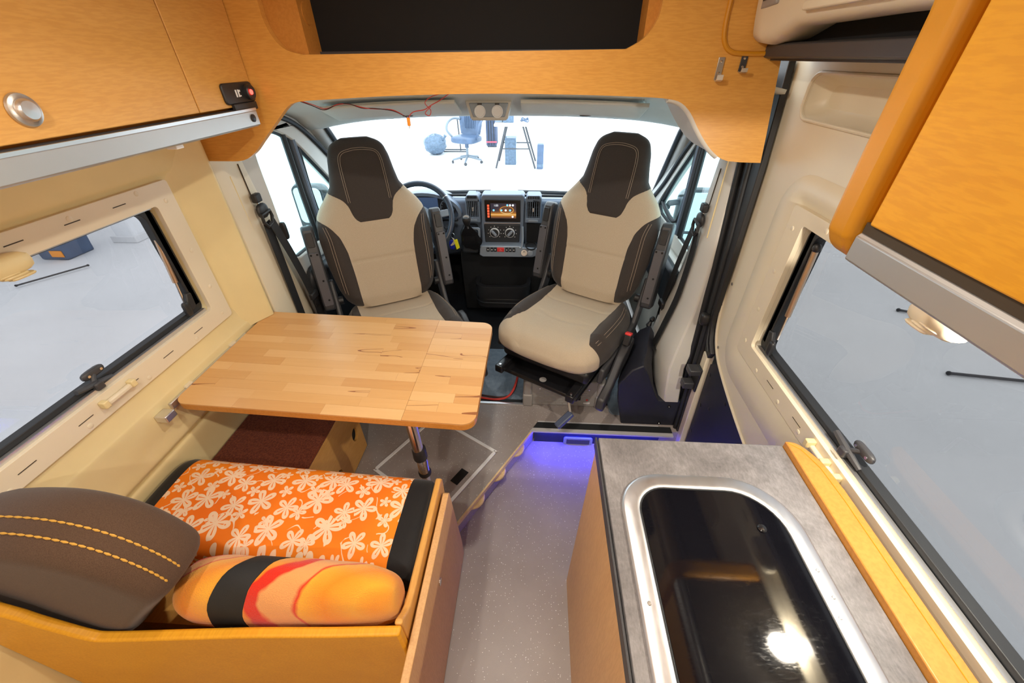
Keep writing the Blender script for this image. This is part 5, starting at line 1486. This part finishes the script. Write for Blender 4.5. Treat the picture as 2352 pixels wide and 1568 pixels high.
# ---- loose wiring with an orange connector below the locker panel
wi = thing('loose_wiring', 'thin red wires with an orange connector dangling under the locker panel', 'wire', (-.46, 1.55, 1.46))
MB().tube(spline([(-.832, 1.49, 1.552), (-.790, 1.53, 1.528), (-.756, 1.55, 1.512), (-.71, 1.55, 1.526), (-.665, 1.55, 1.530), (-.62, 1.55, 1.517), (-.576, 1.55, 1.516), (-.51, 1.55, 1.508), (-.465, 1.55, 1.489)], 6), .0017, 6).build('wire', M['black_wire'], wi)
MB().tube(spline([(-.830, 1.492, 1.551), (-.786, 1.532, 1.530), (-.752, 1.552, 1.515), (-.70, 1.548, 1.529), (-.66, 1.552, 1.528), (-.61, 1.548, 1.518), (-.57, 1.552, 1.514), (-.51, 1.55, 1.511), (-.463, 1.55, 1.487)], 6), .0014, 6).build('wire', M['red_wire'], wi)
MB().tube(spline([(-.460, 1.55, 1.488), (-.44, 1.55, 1.505), (-.40, 1.55, 1.512), (-.375, 1.55, 1.525), (-.34, 1.53, 1.540), (-.300, 1.50, 1.561)], 6), .0016, 6).build('wire', M['red_wire'], wi)
MB().tube(spline([(-.375, 1.55, 1.522), (-.398, 1.55, 1.502), (-.385, 1.552, 1.494), (-.378, 1.552, 1.51), (-.395, 1.55, 1.532), (-.37, 1.54, 1.55), (-.33, 1.50, 1.561)], 6), .0014, 6).build('wire', M['red_wire'], wi)
MB().prism(rr(-.466, -.455, 1.462, 1.488, .003), 'y', 1.545, 1.555).build('connector', M['orange_plug'], wi, bevel=.002)
MB().tube([(-.460, 1.55, 1.462), (-.461, 1.55, 1.454)], .002, 6).build('connector_pin', M['steel'], wi)

# ============================================================ OUTSIDE
def door_mirror(label, x, s, y, z, w, h, sx):
    m = thing('door_mirror', label, 'mirror', (x, y, z - h), 0, 'door mirrors')
    hs = MB(); rings = []
    for Y, k in ((y + .0, 1.0), (y + .03, 1.04), (y + .09, .95), (y + .13, .7)):
        rings.append([Vector((x + (px) * k, Y, z + pz * k)) for px, pz in rr(-w, w, -h, h, w * .45, 5)])
    hs.loft(rings).build('housing', M['charcoal'], m, angle=50)
    MB().prism([(x + a, z + b) for a, b in rr(-w * .86, w * .86, -h * .35, h * .92, w * .3, 5)], 'y', y - .006, y - .001).build('mirror_glass', M['mirror'], m)
    MB().prism([(x + a, z + b) for a, b in rr(-w * .86, w * .86, -h * .92, -h * .45, w * .25, 5)], 'y', y - .006, y - .001).build('wide_angle_glass', M['mirror'], m)
    for dz in (h * .6, -h * .6):
        MB().tube([(x - s * w * .6, y + .04, z + dz), (x - s * (w + .06), y + .02, z + dz * .9), (sx, y - .02, z + dz * .8)], .018, 10).build('mirror_arm', M['charcoal'], m)
door_mirror('black door mirror outside the driver window', -1.42, -1, 2.42, .86, .10, .17, -1.215)
door_mirror('large black door mirror with greenish glass outside the passenger window', 1.02, 1, 2.55, .80, .13, .19, .81)

GZT = GZ
M['grey_chrome'] = plain('pale_grey_chair_base', (.20, .24, .28), .4, .3, var=0)
def office_chair(x, y):
    c = thing('office_chair', 'grey-blue leather office chair with star base standing in the garage', 'chair', (x, y, GZT), radians(-20))
    MB().ell((0, 0, .56), (.36, .33, .09), .55, 24, 10).build('seat', M['chair_leather'], c, local=True)
    m = MB(); rings = []
    for v in range(13):
        t = v / 12
        w = .28 + .06 * sin(pi * t) - .05 * t ** 4
        z = .64 + .85 * t; y_ = .24 + .10 * t + .05 * t * t
        rings.append([Vector((w * cos(a), y_ + .045 * sin(a), z)) for a in [2 * pi * k / 20 for k in range(20)]])
    m.loft(rings).build('backrest', M['chair_leather'], c, local=True, angle=60)
    for k in range(7):
        x_ = -.15 + .05 * k
        MB().tube([(x_ * .9, .195 + .04 * abs(x_), .78), (x_, .225 + .04 * abs(x_), 1.0), (x_ * 1.02, .27 + .04 * abs(x_), 1.3)], .010, 6).build('back_pleat', M['chair_leather'], c, local=True)
    for s in (-1, 1):
        MB().tube(spline([(s * .30, .26, .98), (s * .42, .12, 1.0), (s * .46, -.10, .92), (s * .45, -.18, .76), (s * .34, -.08, .58)], 6), .030, 8).build('arm', M['grey_chrome' if s < 0 else 'chair_leather'], c, local=True)
    MB().tube([(0, 0, .56), (0, 0, .36)], .05, 12).build('mechanism', M['chair_leather'], c, local=True)
    MB().tube([(0, 0, .40), (0, 0, .12)], .03, 12).build('column', M['grey_chrome'], c, local=True)
    for k in range(5):
        a = radians(-70 + 72 * k)
        e_ = Vector((.40 * cos(a), .40 * sin(a), .09))
        MB().tube([(0, 0, .16), e_], [.035, .022], 8).build('base_arm', M['grey_chrome'], c, local=True)
        MB().lathe([(0, -.02), (.035, -.02), (.035, .02), (0, .02)], e_ - Vector((0, 0, .052)), (sin(a), cos(a), 0), 12).build('castor', M['charcoal'], c, local=True)
office_chair(-1.87, 11.15)
bg = thing('rubbish_bag', 'crumpled blue-grey rubbish bag lying beside the office chair', 'bag', (-2.95, 12.2, GZT))
rb = random.Random(3)
rings = []
for i in range(13):
    ph = -pi / 2 + pi * i / 12
    rings.append([Vector((-2.95 + .33 * max(cos(ph), .01) * cos(a) * (1 + rb.uniform(-.10, .10)), 12.2 + .30 * max(cos(ph), .01) * sin(a) * (1 + rb.uniform(-.1, .1)), GZT + .27 + .27 * sin(ph) + (rb.uniform(-.02, .02) if 0 < i < 12 else 0))) for a in [2 * pi * k / 18 for k in range(18)]])
MB().loft(rings).build('sack', M['bag_plastic'], bg, angle=20)
MB().tube([(-2.72, 12.1, GZT + .40), (-2.64, 12.05, GZT + .45), (-2.60, 12.05, GZT + .52)], [.06, .03, .05], 8).build('knot', M['bag_plastic'], bg)
sd = thing('steel_stand', 'thin black steel stand with flat top behind the rubbish bag', 'stand', (-2.5, 12.6, GZT))
MB().box(-2.95, -2.30, 12.4, 12.8, GZT + .86, GZT + .90).build('top', M['white_plastic'], sd, bevel=.01)
MB().tube([(-2.34, 12.6, GZT + .87), (-2.30, 12.6, GZT + .03)], .018, 8).build('post', M['charcoal'], sd)
for dy in (-.15, .15): MB().tube([(-2.85, 12.6 + dy, GZT + .03), (-2.1, 12.6 + dy, GZT + .03)], .018, 8).build('foot', M['charcoal'], sd)
su = thing('suitcase', 'dark upright suitcase with pink strap beside the folding table', 'suitcase', (-1.45, 13.4, GZT))
MB().prism(rr(-1.62, -1.30, GZT + .03, GZT + .75, .05), 'y', 13.3, 13.75).build('shell', M['case'], su, bevel=.02)
for x in (-1.54, -1.46, -1.38): MB().box(x - .012, x + .012, 13.285, 13.30, GZT + .06, GZT + .72).build('rib', M['black'], su)
MB().box(-1.625, -1.295, 13.28, 13.30, GZT + .13, GZT + .17).build('strap', M['rosso'], su)
for x in (-1.58, -1.34): MB().lathe([(0, 0), (.03, 0), (.03, .03), (0, .03)], (x, 13.35, GZT + .03), (1, 0, 0), 12).build('wheel', M['black'], su)
ft = thing('folding_table', 'white folding trestle table cluttered with tools in the garage', 'table', (-.6, 10.8, GZT))
MB().box(-1.08, -.10, 10.45, 11.5, GZT + .93, GZT + .99).build('table_top', M['white_plastic'], ft, bevel=.02)
for y in (10.55, 11.4):
    for a, b in (((-.80, .95), (-1.05, .0)), ((-.40, .95), (-.08, .0))):
        MB().tube([(a[0], y, GZT + a[1]), (b[0], y - .12, GZT + b[1] + .015)], .022, 8).build('leg', M['charcoal'], ft)
    MB().tube([(-.95, y - .06, GZT + .45), (-.24, y - .06, GZT + .45)], .014, 8).build('brace', M['charcoal'], ft)
tw = thing('tower_case', 'pale box standing under the folding table', 'box', (-.72, 11.0, GZT))
MB().box(-.86, -.58, 10.9, 11.3, GZT + .0, GZT + .62).build('casing', M['bag_plastic'], tw, bevel=.01)
MB().box(-.84, -.60, 10.885, 10.90, GZT + .40, GZT + .58).build('front_bay', M['bag_plastic'], tw, bevel=.004)
bd = thing('foam_block', 'upright dark blue foam block standing at the table leg', 'foam block', (.03, 10.5, GZT))
MB().prism(rr(-.04, .12, GZT + .002, GZT + .56, .03), 'y', 10.42, 10.62).build('block', M['chair_leather'], bd, bevel=.012)
MB().box(-.03, .11, 10.412, 10.42, GZT + .05, GZT + .12).build('label_band', M['bag_plastic'], bd)
cl_ = [('tool_case', 'pale tool case on the folding table', 'case', (-.75, 10.75), (.13, .10, .10), 'bag_plastic'), ('cardboard_box', 'grey cardboard box at the corner of the folding table', 'box', (-.98, 10.80), (.09, .10, .07), 'grey_chrome'), ('cable_coil', 'dark tangle of cable on the folding table', 'cable', (-.36, 10.75), (.10, .10, .05), 'chair_leather')]
for nm, l_, c_, (x, y), (a, b, c), m_ in cl_:
    o = thing(nm, l_, c_, (x, y, GZT + .99))
    if nm == 'cable_coil':
        for k in range(3): MB().tube([(x + (a - .015 * k) * cos(t), y + (b - .01 * k) * sin(t), GZT + 1.025 + .022 * k + .02 * sin(2 * t + k)) for t in [2 * pi * j / 20 for j in range(20)]], .012, 6, closed=True).build('loop', M[m_], o)
    else:
        MB().box(x - a, x + a, y - b, y + b, GZT + .99, GZT + .99 + 2 * c).build('shell', M[m_], o, bevel=.012)
        MB().box(x - a * .9, x + a * .9, y - b * .9, y + b * .9, GZT + .99 + 2 * c, GZT + 1.0 + 2 * c).build('lid', M['white_plastic'], o, bevel=.004)
bt = thing('spray_bottle', 'red and white bottle standing on the folding table', 'bottle', (-.90, 11.0, GZT + .99))
MB().lathe([(0, 0), (.035, 0), (.04, .02), (.04, .16), (.015, .20), (.015, .24), (0, .24)], (-.90, 11.0, GZT + .99), (0, 0, 1), 14).build('bottle_body', M['rosso'], bt)
MB().box(-.925, -.875, 10.98, 11.02, GZT + 1.225, GZT + 1.26).build('spray_head', M['white_plastic'], bt, bevel=.006)

# beyond the side windows
pc = thing('garage_post', 'white square post beyond the window over the table', 'post', (-6.3, 5.6, GZT))
MB().box(-6.45, -6.15, 5.45, 5.75, GZT, GZT + 2.2).build('shaft', M['garage_wall'], pc, bevel=.02)
MB().box(-6.50, -6.10, 5.40, 5.80, GZT, GZT + .10).build('plinth', M['garage_floor'], pc, bevel=.01)
cr = thing('tool_crate', 'blue crate with orange lid by the white post', 'crate', (-6.6, 4.95, GZT))
MB().prism([(-6.95, GZT), (-6.55, GZT), (-6.52, GZT + .28), (-6.98, GZT + .28)], 'y', 4.75, 5.15).build('tub', M['chair_leather'], cr, bevel=.02)
MB().box(-7.0, -6.5, 4.73, 5.17, GZT + .28, GZT + .32).build('lid', M['garage_wall'], cr, bevel=.02)
MB().box(-6.75, -6.57, 4.735, 4.752, GZT + .05, GZT + .14).build('orange_panel', M['orange_plug'], cr, bevel=.006)
def rod(label, a, b, r, mat='charcoal'):
    t = thing('metal_rod', label, 'rod', a, 0, 'rods lying on the garage floor')
    a, b = Vector(a), Vector(b)
    MB().tube([a, b], r, 8).build('bar', M[mat], t)
    for p in (a, b): MB().ell(p, (r * 1.5,) * 3, 1, 8, 6).build('end_cap', M['black'], t)
rod('thin grey rod lying on the garage floor near the blue crate', (-6.40, 3.95, GZT + .03), (-6.05, 4.55, GZT + .03), .010)
rod('dark rod lying on the garage floor beyond the kitchen window, further from the blind grip', (3.62, 2.83, GZT + .02), (4.6, 2.70, GZT + .02), .013)
rod('dark rod lying on the garage floor right behind the blind grip of the kitchen window', (3.95, 3.9, GZT + .02), (4.5, 3.65, GZT + .02), .013)

tl = thing('added_tube_lamp', 'added unseen tube lamp hanging in the garage beside the sliding door', 'lamp', (1.9, 1.3, 2.95))  # unseen lamp added for its reflection in the black lid
MB().box(1.86, 1.94, .30, 2.30, 3.0, 3.06).build('housing', M['white_plastic'], tl, bevel=.008)
MB().tube([(1.9, .34, 2.975), (1.9, 2.26, 2.975)], .022, 12).build('tube', emit('added_tube_glow', (.86, .95, 1.0), 60), tl)
for y in (.6, 2.0): MB().tube([(1.9, y, 3.06), (1.9, y, 3.6)], .006, 6).build('hanger', M['zinc'], tl)
